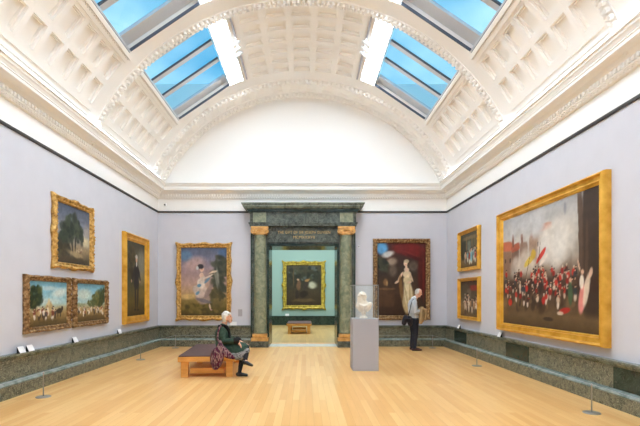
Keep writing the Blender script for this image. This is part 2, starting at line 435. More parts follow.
for bi, B in enumerate(BAYS):
    for mir in (0, 1):
        lb = sky_window(idx, B, mir); idx += 1
        if bi < 2: tag(lb, 'bright white ceiling ' + WHERE[(bi, mir)] + ' beside the skylight', 'ceiling light', 'light boxes beside the skylights')
        else: tag(lb, 'white ceiling light box behind the viewer, %s' % (('third bay' if bi == 2 else 'last bay') + (' left side' if mir else ' right side')), 'ceiling light', 'light boxes beside the skylights')

# fill lights added behind the cornice lip, out of view, to lift the vault
def cove(pts, name, lab):
    r = empty('cove_fill', (0,0,0))
    a, b, dirv = pts
    a = Vector(a); b = Vector(b); d = Vector(dirv).normalized(); ax = (b-a).normalized(); s = ax.cross(d).normalized()
    def slab(h0, h1, wd):
        vs = []
        for q in (a, b):
            for u, v in ((-wd, h0), (wd, h0), (wd, h1), (-wd, h1)): vs.append(q+s*u+d*v)
        return MB().add(vs, [(0,1,2,3),(7,6,5,4),(0,4,5,1),(1,5,6,2),(2,6,7,3),(3,7,4,0)])
    slab(-.02, 0, .045).build('housing', M['spot'], r)
    slab(.0005, .006, .036).build('tube', M['cove'], r)
    tag(r, lab, 'uplight', 'added fill lights on the cornice')
ZC = 5.105
cove(((XL+.27, YF+.2, ZC), (XL+.27, YB-.6, ZC), (.75, 0, .66)), '', 'long slim added fill light hidden on the left cornice')
cove(((XR-.27, YF+.2, ZC), (XR-.27, YB-.6, ZC), (-.75, 0, .66)), '', 'long slim added fill light hidden on the right cornice')

# ------------------------------------------------------------------ doorway surround
door = empty('door_1', (0,0,0)); struct(door, 'green marble doorway with gilded capitals and an inscription')
G = M['m_green']
j = MB()
j.box(DC-1.62, DC-OW, YB-.14, YB, 0, 3.70); j.box(DC+OW, DC+1.62, YB-.14, YB, 0, 3.70); j.box(DC-OW, DC+OW, YB-.14, YB, OH, 3.70)
j.build('architrave', M['m_green'], door)
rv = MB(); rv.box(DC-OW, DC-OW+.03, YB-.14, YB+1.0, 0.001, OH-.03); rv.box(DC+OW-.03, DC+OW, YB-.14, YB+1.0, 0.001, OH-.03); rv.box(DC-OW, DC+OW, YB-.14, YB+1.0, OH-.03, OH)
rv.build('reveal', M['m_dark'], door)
st = MB()
for s in (-1, 1):
    st.box(DC+s*1.09-.02, DC+s*1.09+.02, YB-.165, YB-.14, 0, OH+.04)
    st.box(DC+s*1.60-.02, DC+s*1.60+.02, YB-.165, YB-.14, 0, 3.70)
st.box(DC-1.11, DC+1.11, YB-.165, YB-.14, OH, OH+.05)
st.build('edge_fillet', M['m_dark'], door)
for s in (-1, 1):
    cx = DC+s*1.325
    MB().lathe([(.205, .42), (.2, .5), (.2, 1.5), (.185, 3.0), (.178, 3.45)], (cx, YB-.14, 0), 20, PI, 2*PI).build('column_shaft', M['m_pale'], door, True)
    MB().box(cx-.27, cx+.27, YB-.42, YB-.14, 0, .19).build('plinth', G, door)
    bs = MB(); bs.box(cx-.26, cx+.26, YB-.41, YB-.14, .19, .29, .01); bs.box(cx-.225, cx+.225, YB-.37, YB-.14, .29, .41, .03)
    bs.build('column_base', M['orange'], door)
    cp = MB(); cp.box(cx-.26, cx+.26, YB-.38, YB-.14, 3.63, 3.69, .01); cp.box(cx-.20, cx+.20, YB-.36, YB-.14, 3.56, 3.63, .01); cp.box(cx-.15, cx+.15, YB-.33, YB-.14, 3.44, 3.56, .02)
    for q in (-1, 1):
        vx = cx+q*.19
        cp.add(*(lambda V: (V, [tuple(range(16)), tuple(reversed(range(16, 32)))]+[(i, i+16, (i+1) % 16+16, (i+1) % 16) for i in range(16)]))(
            [(vx+.085*math.cos(a*PI/8), YB-.40, 3.545+.085*math.sin(a*PI/8)) for a in range(16)]+[(vx+.085*math.cos(a*PI/8), YB-.16, 3.545+.085*math.sin(a*PI/8)) for a in range(16)]))
        cp.ball((vx, YB-.405, 3.545), .03, 5)
    cp.ball((cx, YB-.36, 3.60), .05, 5, 1.4, .6, 1)
    cp.build('capital', M['orange'], door)
# entablature
en = MB()
en.box(DC-1.63, DC+1.63, YB-.36, YB, 3.70, 3.77); en.box(DC-1.66, DC+1.66, YB-.39, YB, 3.77, 3.81)
en.build('lower_moulding', G, door)
fz = MB(); fz.box(DC-1.62, DC+1.62, YB-.34, YB, 3.81, 4.12)
fz.build('frieze', G, door)
for s in (-1, 1): MB().box(DC+s*1.325-.2, DC+s*1.325+.2, YB-.375, YB-.34, 3.81, 4.11).build('frieze_block', M['m_pale'], door)
en = MB(); en.box(DC-1.66, DC+1.66, YB-.39, YB, 4.12, 4.17); en.box(DC-1.70, DC+1.70, YB-.43, YB, 4.17, 4.21)
x = DC-1.67
while x < DC+1.66: en.box(x, x+.04, YB-.43, YB-.39, 4.125, 4.17); x += .075
en.build('bed_moulding', M['m_dark'], door)
tp = MB()
prof = [(.46,4.21),(.50,4.22),(.52,4.26),(.54,4.27),(.54,4.31),(.57,4.33),(.58,4.37)]
V = [(DC+sx*(1.28+p), YB-p if fy else YB, z) for p, z in prof for sx, fy in ((-1,0),(-1,1),(1,1),(1,0))]
n = len(prof)
F = [(4*i+e, 4*i+e+1, 4*i+e+5, 4*i+e+4) for i in range(n-1) for e in range(3)] + [(4*i+3, 4*i, 4*i+4, 4*i+7) for i in range(n-1)] + [(0,1,2,3), (4*n-1, 4*n-2, 4*n-3, 4*n-4)]
tp.add(V, F).build('cornice', M['m_cap'], door)
# inscription tablet
tb = MB(); tb.box(DC-1.05, DC+1.05, YB-.19, YB-.14, 3.25, 3.64); tbo = tb.build('inscription_tablet', G, door)
bd = MB(); bd.box(DC-1.08, DC+1.08, YB-.21, YB-.14, 3.64, 3.665); bd.box(DC-1.08, DC+1.08, YB-.21, YB-.14, 3.225, 3.25); bd.box(DC-1.08, DC-1.05, YB-.21, YB-.14, 3.25, 3.64); bd.box(DC+1.05, DC+1.08, YB-.21, YB-.14, 3.25, 3.64)
bd.build('tablet_border', M['m_green'], tbo)
def text(body, size, loc, m, parent, width=None):
    cu = bpy.data.curves.new('inscription', 'FONT'); cu.body = body; cu.size = size; cu.align_x = 'CENTER'; cu.extrude = .004; cu.space_character = 1.12
    o = bpy.data.objects.new('inscription', cu); C.objects.link(o); dg = bpy.context.evaluated_depsgraph_get(); dg.update()
    me = bpy.data.meshes.new_from_object(o.evaluated_get(dg)); bpy.data.objects.remove(o)
    if width:
        xs = [v.co.x for v in me.vertices]; k = width/(max(xs)-min(xs))
        for v in me.vertices: v.co.x *= k
    me.materials.clear(); me.materials.append(m)
    o = bpy.data.objects.new('inscription', me); C.objects.link(o); o.location = loc; o.rotation_euler = (PI/2, 0, 0); o.parent = parent
    return o
text('THE GIFT OF SIR JOSEPH DUVEEN', .12, (DC+.03, YB-.193, 3.49), M['letters'], tbo, 1.62)
text('MCMXXXVII', .12, (DC+.03, YB-.193, 3.34), M['letters'], tbo, .66)
struct(MB().box(DC-OW+.03, DC+OW-.03, YB-.16, YB+.55, 0, .006).build('door_threshold', M['m_white']), 'white marble threshold strip of the doorway')

# ------------------------------------------------------------------ room beyond
Y1, Y2 = YB+1.0, 23.2
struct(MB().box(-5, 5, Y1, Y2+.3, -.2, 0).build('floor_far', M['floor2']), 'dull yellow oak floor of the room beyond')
struct(MB().box(-5, 5, Y2, Y2+.3, 0, 5.6).build('wall_far', M['teal']), 'pale teal end wall of the room beyond')
struct(MB().box(-5.3, -5, Y1, Y2+.3, 0, 5.6).build('wall_far_left', M['teal']), 'teal left wall of the room beyond')
struct(MB().box(5, 5.3, Y1, Y2+.3, 0, 5.6).build('wall_far_right', M['teal']), 'teal right wall of the room beyond')
struct(MB().box(-5, DC-OW, Y1, Y1+.02, 0, 5.6).box(DC+OW, 5, Y1, Y1+.02, 0, 5.6).box(DC-OW, DC+OW, Y1, Y1+.02, OH, 5.6).build('wall_far_front', M['teal']), 'teal wall around the doorway of the room beyond')
struct(MB().box(-5.3, 5.3, Y1, Y2+.3, 5.6, 5.9).build('ceiling_far', M['plaster']), 'white ceiling of the room beyond')
struct(MB().box(-5, 5, Y2-.06, Y2, 0, .44).build('baseboard_far', M['m_dark']), 'dark green marble dado of the room beyond')
struct(MB().box(-5, 5, Y2-.10, Y2, .44, .50).build('baseboard_far_cap', M['m_dark']), 'dado cap of the room beyond')
lf = empty('light_box', (0,0,0)); tag(lf, 'large unseen fill light added on the ceiling of the room beyond', 'ceiling light')  # added out of view to brighten the far room
MB().box(-3, 3, 16.0, 21.5, 5.55, 5.595).build('housing', M['spot'], lf); MB().box(-2.95, 2.95, 16.05, 21.45, 5.54, 5.549).build('diffuser', M['fill_far'], lf)

# ------------------------------------------------------------------ paintings
def vnoise(U, V, f, seed):
    rs = np.random.RandomState(seed); n = int(f)+3; g = rs.rand(n, n)
    x = U*f; y = V*f; xi = np.floor(x).astype(int) % (n-1); yi = np.floor(y).astype(int) % (n-1); fx = x-np.floor(x); fy = y-np.floor(y)
    fx = fx*fx*(3-2*fx); fy = fy*fy*(3-2*fy)
    return g[xi, yi]*(1-fx)*(1-fy)+g[xi+1, yi]*fx*(1-fy)+g[xi, yi+1]*(1-fx)*fy+g[xi+1, yi+1]*fx*fy
def fbm(U, V, f, seed): return (vnoise(U, V, f, seed)*.5+vnoise(U, V, f*2.1, seed+1)*.3+vnoise(U, V, f*4.3, seed+2)*.2)
def canvas(W, H, depth, grad, blobs, parent, seed=1, warp=.05, grain=.25, res=70):
    """grad: [(v, rgb)...] bottom to top; blobs: (u, v, ru, rv, angle, rgb, softness, opacity)"""
    nx = int(res*max(1, W/H)); ny = int(res*max(1, H/W)); nx = min(nx, 170); ny = min(ny, 150)
    u = np.linspace(0, 1, nx+1); v = np.linspace(0, 1, ny+1); U, V = np.meshgrid(u, v)
    Uw = U+(fbm(U, V, 7, seed)-.5)*warp*2; Vw = V+(fbm(U, V, 7, seed+9)-.5)*warp*2
    gv = [g[0] for g in grad]; img = np.stack([np.interp(Vw, gv, [g[1][k] for g in grad]) for k in range(3)], -1)
    for bl in blobs:
        cu, cv, ru, rv, an, col, soft, op = bl[:8]; pw = bl[8] if len(bl) > 8 else 2
        a = R_(an); du = (Uw-cu)*W/H; dv = Vw-cv; ru2 = ru*W/H
        p = (du*math.cos(a)+dv*math.sin(a))/ru2; q = (-du*math.sin(a)+dv*math.cos(a))/rv
        d = (np.abs(p)**pw+np.abs(q)**pw)**(1/pw); k = np.clip((1+soft-d)/(2*soft), 0, 1); k = k*k*(3-2*k)*op
        img = img*(1-k[..., None])+np.array(col)*k[..., None]
    img *= (1-grain/2+grain*fbm(U, V, 22, seed+30))[..., None]
    img = np.clip(img/255, 0, 1); li = np.where(img <= .04045, img/12.92, ((img+.055)/1.055)**2.4)
    vs = [((a-.5)*W, -depth, (b-.5)*H) for b in v for a in u]
    n = nx+1; fs = [(j*n+i, j*n+i+1, (j+1)*n+i+1, (j+1)*n+i) for j in range(ny) for i in range(nx)]
    o = link_mesh('canvas', vs, fs, M['paint'], parent)
    at = o.data.color_attributes.new('paint', 'FLOAT_COLOR', 'POINT')
    arr = np.ones((len(vs), 4), dtype=np.float32); arr[:, :3] = li.reshape(-1, 3); at.data.foreach_set('color', arr.ravel())
    return o
PLAIN = [(0,0),(0,.55),(.04,.8),(.12,.95),(.2,1),(.28,.92),(.34,.7),(.6,.62),(.74,.66),(.8,.5),(.9,.46),(1,.28),(1,0)]
CARVE = [(0,0),(0,.4),(.06,.62),(.16,.85),(.3,1),(.42,.9),(.55,.66),(.7,.58),(.82,.74),(.9,.6),(1,.3),(1,0)]
def frame(W, H, fw, dep, m, parent, prof=PLAIN, scallop=0, carve=0, freq=9, seed=3):
    rnd = random.Random(seed); N = {0: max(24, int(W*34)) if carve or scallop else 2, 1: max(24, int(H*34)) if carve or scallop else 2}
    rings = []; n = len(prof)
    def sc(t, L):
        g = lambda c, w_: math.exp(-((t-c)*L/w_)**2)
        s = g(0, .10)*1.0+g(1, .10)*1.0+g(.5, .13)*1.0+.45*(g(.25, .1)+g(.75, .1))
        return scallop*(s+.22*abs(math.sin(t*L*freq)))
    sides = [((-1,-1),(1,0),W,H),((1,-1),(0,1),H,W),((1,1),(-1,0),W,H),((-1,1),(0,-1),H,W)]
    for k, (c, d, L, L2) in enumerate(sides):
        nn = N[k % 2]; nrm = (d[1]*-1, d[0])      # inward normal (left of direction)
        for i in range(nn):
            t = i/nn; ring = []
            for q, (wv, hv) in enumerate(prof):
                lift = 1 if hv > .3 or q <= 1 else 0
                wp = wv*fw-sc(t, L)*(1-wv)*(1 if wv < .9 else 0); wc = wv*fw-sc(0, L)*(1-wv)*(1 if wv < .9 else 0)
                al = -L/2+wc+t*(L-2*wc); pe = -L2/2+wp
                h = hv*dep
                if carve and 0 < hv and .03 < wv < .95:
                    h += carve*dep*(.5*math.sin(t*L*freq*7+wv*9+k)+.5*math.sin(t*L*freq*4.3-wv*14)) * (1 if wv < .6 else .6)
                    h += dep*scallop*3*math.exp(-((t-.5)*L/.12)**2)*(1-wv)
                x = d[0]*al-nrm[0]*-pe if False else d[0]*al+nrm[0]*pe; z = d[1]*al+nrm[1]*pe
                ring.append((x, -max(h, 0 if hv == 0 else .004), z))
            rings.append(ring)
    vs = [p for r in rings for p in r]; m_ = len(rings); fs = []
    for i in range(m_):
        for q in range(n):
            a = i*n+q; b = i*n+(q+1) % n; c2 = ((i+1) % m_)*n+(q+1) % n; d2 = ((i+1) % m_)*n+q
            fs.append((a, b, c2, d2))
    o = MB().add(vs, fs).build('frame', m, parent, carve > 0)
    return o
def painting(side, c0, c1, z0, z1, fw, dep, m, label, grad, blobs, prof=PLAIN, scallop=0, carve=0, name='framed_painting', seed=1, warp=.05, grain=.25, res=70, ypos=None, group=None, freq=9):
    W = abs(c1-c0); H = z1-z0; cc = (c0+c1)/2; cz = (z0+z1)/2
    loc, rz = {'L': ((XL, cc, cz), PI/2), 'R': ((XR, cc, cz), -PI/2), 'B': ((cc, YB, cz), 0), 'F': ((cc, Y2, cz), 0)}[side]
    r = empty(name, loc, rz); tag(r, label, 'painting', group)
    frame(W, H, fw, dep, m, r, prof, scallop, carve, freq, seed)
    canvas(W-2*fw+.01, H-2*fw+.01, dep*.3, grad, blobs, r, seed, warp, grain, res)
    return r
rr = random.Random(11)
def crowd(n, u0, u1, v0, v1, cols, ru=.012, rv=.035, soft=.3, op=.9, an=35):
    out = []
    for i in range(n):
        out.append((rr.uniform(u0, u1), rr.uniform(v0, v1), ru*rr.uniform(.6, 1.5), rv*rr.uniform(.5, 1.3), rr.uniform(-an, an), rr.choice(cols), soft, op))
    return out
def leaves(n, cu, cv, ru, rv, cols, sz=.03, asp=1.0, op=.75):
    """dabs of foliage inside an ellipse"""
    out = []
    for i in range(n):
        a = rr.uniform(0, 2*PI); q = math.sqrt(rr.random()); k = sz*rr.uniform(.5, 1.4)
        out.append((cu+math.cos(a)*q*ru, cv+math.sin(a)*q*rv, k, k*asp, rr.uniform(0, 90), rr.choice(cols), .5, op))
    return out
def figures(n, u0, u1, v0, v1, h, coats, asp, lower=((228,218,200),(70,52,40)), hats=((30,26,26),(50,36,30),(200,190,170))):
    """loose standing figures, far ones first"""
    out = []; vs = sorted((rr.uniform(v0, v1) for i in range(n)), reverse=True)
    for v in vs:
        u = rr.uniform(u0, u1); hh = h*rr.uniform(.8, 1.15)*(1+(v1-v)*.6); w_ = hh*.14/asp; an = rr.uniform(-14, 14)
        out += [(u, v-hh*.3, w_*.8, hh*.24, an*.5, rr.choice(lower), .3, .9), (u, v, w_*1.15, hh*.2, an, rr.choice(coats), .3, .95),
                (u+w_*.2, v+hh*.25, w_*.5, hh*.065, 0, (214,170,138), .35, .9), (u+w_*.2, v+hh*.32, w_*.6, hh*.05, 0, rr.choice(hats), .35, .9)]
        if rr.random() < .4: out.append((u+w_*rr.choice((-1, 1)), v+hh*.06, w_*1.1, hh*.035, rr.uniform(-50, 50), rr.choice(coats), .4, .85))
    return out
DG = [(44,54,44),(58,68,52),(34,42,36),(74,82,62),(50,56,48)]
# left wall: dark wooded landscape in scalloped gilt frame
painting('L', 7.78, 9.18, 2.10, 3.42, .10, .09, M['gold'], 'dark wooded landscape painting in carved gilt frame, upper left wall above the two smaller ones',
    [(0,(66,58,48)),(.12,(104,92,74)),(.25,(150,130,98)),(.38,(140,132,120)),(.5,(150,148,146)),(.7,(116,122,136)),(1,(78,86,104))],
    [(.15,.3,.2,.16,0,(56,52,42),.4,.9),(.85,.42,.14,.08,0,(220,204,160),.6,.85),(.9,.62,.1,.1,0,(170,160,150),.6,.6),(.45,.36,.022,.18,4,(40,36,30),.25,.9),(.56,.38,.018,.16,-8,(44,38,30),.25,.9)]
    +leaves(90, .48, .62, .26, .24, DG, .05)+leaves(40, .25, .50, .14, .18, DG, .045)+leaves(30, .68, .48, .12, .12, DG, .04)
    +leaves(30, .2, .22, .18, .08, [(60,56,44),(80,74,54),(48,44,36)], .04)+[(.55,.17,.26,.05,-8,(168,146,108),.5,.8),(.45,.07,.4,.05,0,(74,62,46),.5,.8)]+leaves(12, .66, .24, .1, .03, [(190,170,140),(110,80,60)], .02),
    CARVE, .04, .3, seed=5, warp=.03, res=80, freq=12)
HARV = [(0,(84,68,42)),(.16,(130,104,62)),(.3,(160,134,86)),(.40,(176,166,128)),(.5,(170,200,198)),(.75,(130,180,196)),(1,(110,164,186))]
painting('L', 6.99, 8.31, .94, 1.91, .095, .09, M['goldd'], 'harvest painting with dark tree at its left, left one of the low pair', HARV,
    [(.8,.75,.2,.1,10,(222,222,208),.6,.8),(.5,.85,.2,.05,0,(206,218,216),.6,.7),(.5,.55,.3,.06,0,(206,214,206),.6,.6),(.16,.36,.02,.2,0,(52,44,32),.3,.9)]
    +leaves(90, .16, .66, .17, .24, [(44,56,34),(60,72,40),(34,44,28),(78,84,46)], .045)+[(.52,.42,.09,.12,0,(190,160,108),.3,.9)]
    +figures(17, .12, .68, .26, .38, .26, [(226,214,190),(120,60,44),(190,160,110),(232,226,214),(70,60,60)], 1.3)
    +[(.5,.52,.03,.10,0,(214,196,150),.3,.9),(.78,.32,.08,.06,0,(44,34,28),.25,.95),(.86,.38,.03,.05,0,(50,38,30),.25,.95),(.74,.24,.01,.07,0,(44,34,28),.3,.9),(.82,.24,.01,.07,0,(44,34,28),.3,.9),(.5,.1,.3,.05,0,(90,72,44),.5,.6)],
    CARVE, .012, .22, seed=12, warp=.02, res=80, freq=14)
painting('L', 8.46, 9.86, .94, 1.91, .095, .09, M['goldd'], 'haymaking painting with trees at its right, right one of the low pair', HARV,
    [(.25,.72,.25,.14,0,(214,216,196),.6,.7),(.1,.44,.2,.05,0,(140,146,110),.5,.8),(.74,.36,.015,.16,0,(60,50,34),.3,.9)]
    +leaves(80, .72, .58, .2, .22, [(84,88,46),(104,104,58),(64,72,40),(120,112,62)], .045)+leaves(50, .9, .66, .1, .24, [(60,68,38),(48,58,34),(80,84,48)], .04)+leaves(30, .48, .46, .14, .08, [(100,104,62),(84,90,54)], .03)
    +figures(26, .06, .94, .24, .36, .2, [(222,206,176),(140,76,50),(196,160,104),(228,218,200),(80,70,66)], 1.4)+[(.5,.1,.4,.05,0,(96,74,46),.5,.6)],
    CARVE, .012, .22, seed=17, warp=.02, res=80, freq=14)
painting('L', 10.74, 12.36, .84, 3.20, .20, .12, M['goldb'], 'tall portrait of standing figure in dark coat, broad plain gilt frame on left wall',
    [(0,(62,52,30)),(.2,(98,84,44)),(.5,(72,70,48)),(.8,(96,94,78)),(1,(66,62,50))],
    [(.8,.7,.2,.2,0,(134,134,120),.5,.85),(.8,.5,.2,.1,0,(150,138,100),.5,.7),(.75,.3,.3,.08,0,(122,104,54),.5,.8)]
    +leaves(70, .25, .74, .25, .22, [(60,54,38),(76,68,44),(48,44,34),(88,78,52)], .045)
    +[(.47,.28,.045,.19,3,(36,34,36),.2,.95),(.60,.28,.045,.19,-5,(42,38,38),.2,.95),(.53,.55,.13,.16,0,(34,34,38),.18,.95),(.52,.44,.15,.08,0,(40,38,42),.2,.95),(.36,.56,.035,.13,-22,(40,40,44),.2,.95),(.69,.56,.035,.12,22,(34,34,38),.2,.95),
     (.53,.765,.048,.042,0,(214,174,142),.2,1),(.53,.805,.065,.028,0,(206,200,190),.3,.9),(.53,.70,.032,.035,0,(226,220,210),.25,.95),(.26,.47,.03,.022,0,(210,170,136),.3,.9),(.73,.46,.025,.02,0,(206,166,132),.3,.9),(.46,.08,.06,.015,0,(26,24,24),.3,.9),(.62,.08,.06,.015,0,(26,24,24),.3,.9)],
    PLAIN, seed=23, warp=.012, res=80)
# right wall
painting('R', 12.2, 10.76, 2.25, 3.36, .10, .10, M['goldb'], 'small theatrical interior painting in gilt frame, upper of the stacked pair on right wall',
    [(0,(96,76,50)),(.2,(124,102,74)),(.4,(70,70,56)),(.7,(60,66,54)),(1,(76,68,50))],
    [(.2,.55,.12,.3,0,(48,52,44),.3,.9,4),(.85,.6,.12,.3,0,(110,94,64),.3,.8,4),(.5,.85,.35,.05,0,(136,114,78),.4,.8,4),(.5,.6,.10,.16,0,(120,130,118),.3,.8,4),(.35,.7,.03,.2,0,(130,108,74),.3,.8,4),(.66,.7,.03,.2,0,(130,108,74),.3,.8,4)]
    +figures(12, .14, .86, .30, .42, .42, [(220,210,190),(160,54,42),(112,164,172),(190,150,110),(60,46,40)], 1.3, ((220,210,190),(60,46,40)))+[(.62,.3,.06,.15,0,(126,184,192),.25,.95),(.62,.47,.03,.05,0,(214,180,150),.3,.9)],
    PLAIN, .0, .12, seed=31, warp=.015, res=70)
painting('R', 12.2, 10.76, .92, 2.06, .095, .10, M['goldb'], 'small crowded street scene painting in gilt frame, lower of the stacked pair on right wall',
    [(0,(104,82,56)),(.3,(130,108,80)),(.6,(84,72,56)),(1,(58,50,44))],
    [(.75,.80,.2,.08,0,(140,50,38),.3,.9,4),(.25,.72,.2,.2,0,(80,74,62),.3,.8,4),(.5,.62,.12,.16,0,(116,104,86),.3,.8,4)]
    +figures(20, .1, .9, .28, .52, .42, [(226,214,194),(196,176,150),(110,86,66),(170,130,94),(64,52,46)], 1.3, ((206,190,166),(80,64,52))),
    PLAIN, seed=37, warp=.015, res=70)
RED = [(176,36,30),(196,50,38),(140,28,26),(180,44,34),(60,34,26),(206,186,160),(52,56,60),(84,62,46),(44,34,32)]
painting('R', 9.63, 6.17, .80, 3.39, .175, .14, M['goldb'], 'very large battle painting with red-coated soldiers under smoke, broad bright gilt frame on right wall',
    [(0,(78,60,40)),(.1,(106,84,58)),(.22,(84,64,48)),(.4,(96,78,64)),(.55,(160,146,130)),(.75,(190,184,174)),(1,(166,166,166))],
    [(.05,.58,.07,.12,0,(136,104,84),.1,.9,6),(.17,.60,.05,.10,0,(116,88,72),.1,.9,6),(.05,.74,.08,.045,-4,(186,96,66),.15,.9,4),(.17,.71,.06,.035,6,(166,84,60),.15,.9,4),(.14,.78,.014,.06,0,(130,82,64),.1,.9,6),(.26,.76,.014,.06,0,(130,82,64),.1,.9,6),
     (.28,.62,.05,.12,0,(140,110,92),.1,.9,6),(.40,.68,.05,.12,0,(150,118,98),.1,.9,6),(.38,.83,.012,.07,0,(140,84,66),.1,.9,6),(.50,.72,.09,.10,0,(156,130,110),.12,.8,6),(.50,.83,.10,.03,0,(182,104,76),.12,.9,5),
     (.10,.60,.008,.02,0,(60,46,40),.2,.9,5),(.03,.60,.008,.02,0,(60,46,40),.2,.9,5),(.45,.70,.008,.02,0,(70,54,46),.2,.9,5),(.52,.70,.008,.02,0,(70,54,46),.2,.9,5),
     (.70,.52,.08,.10,0,(120,102,86),.12,.85,6),(.72,.92,.012,.05,0,(140,140,146),.3,.8)]
    +leaves(50, .64, .68, .14, .15, [(214,208,198),(200,192,180),(222,218,210)], .06, op=.4)+leaves(30, .28, .55, .16, .06, [(206,196,182),(190,178,164)], .05, op=.35)+leaves(30, .3, .90, .25, .08, [(206,204,200),(184,184,184)], .07, op=.4)
    +[(.94,.58,.075,.46,0,(60,46,38),.08,.95,6),(.855,.60,.02,.42,2,(84,64,50),.15,.9,6),(.90,.5,.012,.3,0,(96,74,56),.3,.6)]
    +[(.35,.57,.07,.03,28,(208,178,76),.2,.95),(.40,.62,.03,.04,10,(196,160,60),.2,.95),(.485,.60,.065,.022,42,(196,56,44),.15,.95),(.51,.56,.05,.018,42,(222,206,190),.2,.9),(.46,.55,.003,.16,-8,(80,60,40),.3,.9),(.33,.5,.003,.12,-20,(80,60,40),.3,.9)]
    +[(.5,.34,.6,.07,0,(62,42,34),.3,.85,4)]
    +figures(95, .02, .82, .28, .47, .12, RED, 1.35, ((206,190,168),(70,52,40),(48,36,32),(96,70,50)))+leaves(26, .4, .2, .4, .04, [(60,44,32),(120,96,66),(50,38,30)], .03)
    +figures(10, .08, .80, .20, .28, .14, RED, 1.35)+[(.72,.15,.05,.022,8,(178,42,34),.2,.95),(.68,.13,.03,.015,0,(216,196,172),.25,.9),(.56,.08,.05,.015,0,(50,38,32),.3,.9),(.1,.2,.026,.035,0,(184,46,36),.2,.95),(.105,.25,.01,.012,0,(216,176,144),.3,.9)]
    +[(.77,.28,.02,.09,0,(70,92,62),.2,.95),(.77,.38,.012,.018,0,(214,170,140),.3,.9),(.865,.24,.026,.11,-8,(224,140,130),.2,.95),(.865,.36,.018,.05,0,(238,226,206),.2,.95),(.87,.43,.012,.018,0,(222,180,150),.3,.9),(.90,.30,.02,.12,-12,(226,206,180),.25,.9),(.93,.42,.012,.04,-20,(222,186,156),.25,.9),(.84,.48,.006,.05,20,(222,186,156),.25,.9)],
    PLAIN, seed=41, warp=.008, res=125, grain=.18)
# end wall
painting('B', -4.03, -2.35, .83, 3.20, .13, .11, M['gold'], 'tall painting of dancing woman in pale dress, scrolled gilt frame, left of doorway',
    [(0,(74,64,38)),(.12,(112,96,52)),(.22,(136,116,66)),(.30,(186,154,108)),(.45,(184,152,136)),(.65,(160,136,136)),(.85,(116,116,134)),(1,(92,104,128))],
    [(.1,.88,.14,.08,0,(96,130,160),.4,.85),(.3,.76,.22,.1,20,(190,158,150),.5,.8),(.92,.92,.1,.06,0,(74,104,140),.4,.8),(.15,.28,.15,.04,0,(214,182,120),.5,.8),(.5,.93,.2,.05,0,(104,106,122),.5,.7)]
    +leaves(70, .84, .6, .16, .28, [(66,70,58),(54,58,50),(84,86,70),(74,76,62)], .05)+leaves(30, .74, .3, .2, .09, [(70,68,48),(90,84,56)], .04)+leaves(40, .5, .1, .5, .07, [(96,86,44),(76,68,38),(130,112,62)], .04)
    +[(.72,.22,.18,.12,0,(88,80,52),.4,.5),(.48,.26,.16,.09,-16,(164,140,128),.2,.95),(.49,.22,.17,.028,-16,(116,108,112),.25,.9),(.43,.36,.14,.10,-16,(206,184,168),.2,.95),(.33,.38,.08,.06,30,(196,180,166),.25,.9),(.60,.36,.05,.12,-30,(150,128,120),.25,.9),
     (.44,.47,.085,.08,6,(222,208,192),.2,.95),(.40,.44,.05,.025,20,(92,140,168),.25,.9),(.36,.33,.05,.02,40,(92,140,168),.3,.85),(.57,.52,.03,.06,-40,(92,132,156),.3,.8),(.47,.555,.05,.05,0,(214,196,180),.2,.95),(.45,.60,.045,.035,0,(222,186,160),.2,.95),
     (.58,.57,.02,.09,-65,(216,196,176),.25,.9),(.70,.64,.10,.014,16,(224,196,168),.25,.95),(.455,.68,.046,.034,0,(222,182,154),.2,1),(.43,.72,.065,.035,-10,(56,52,56),.25,.95),(.36,.70,.03,.03,0,(196,200,196),.3,.9),(.46,.675,.02,.006,0,(190,120,104),.3,.6),
     (.80,.58,.03,.12,6,(160,158,144),.5,.7),(.76,.54,.02,.14,12,(170,166,150),.5,.5),(.63,.13,.018,.045,14,(218,190,158),.3,.95),(.66,.085,.03,.01,-20,(196,150,140),.3,.9)],
    CARVE, .05, .3, seed=47, warp=.01, res=100, freq=11)
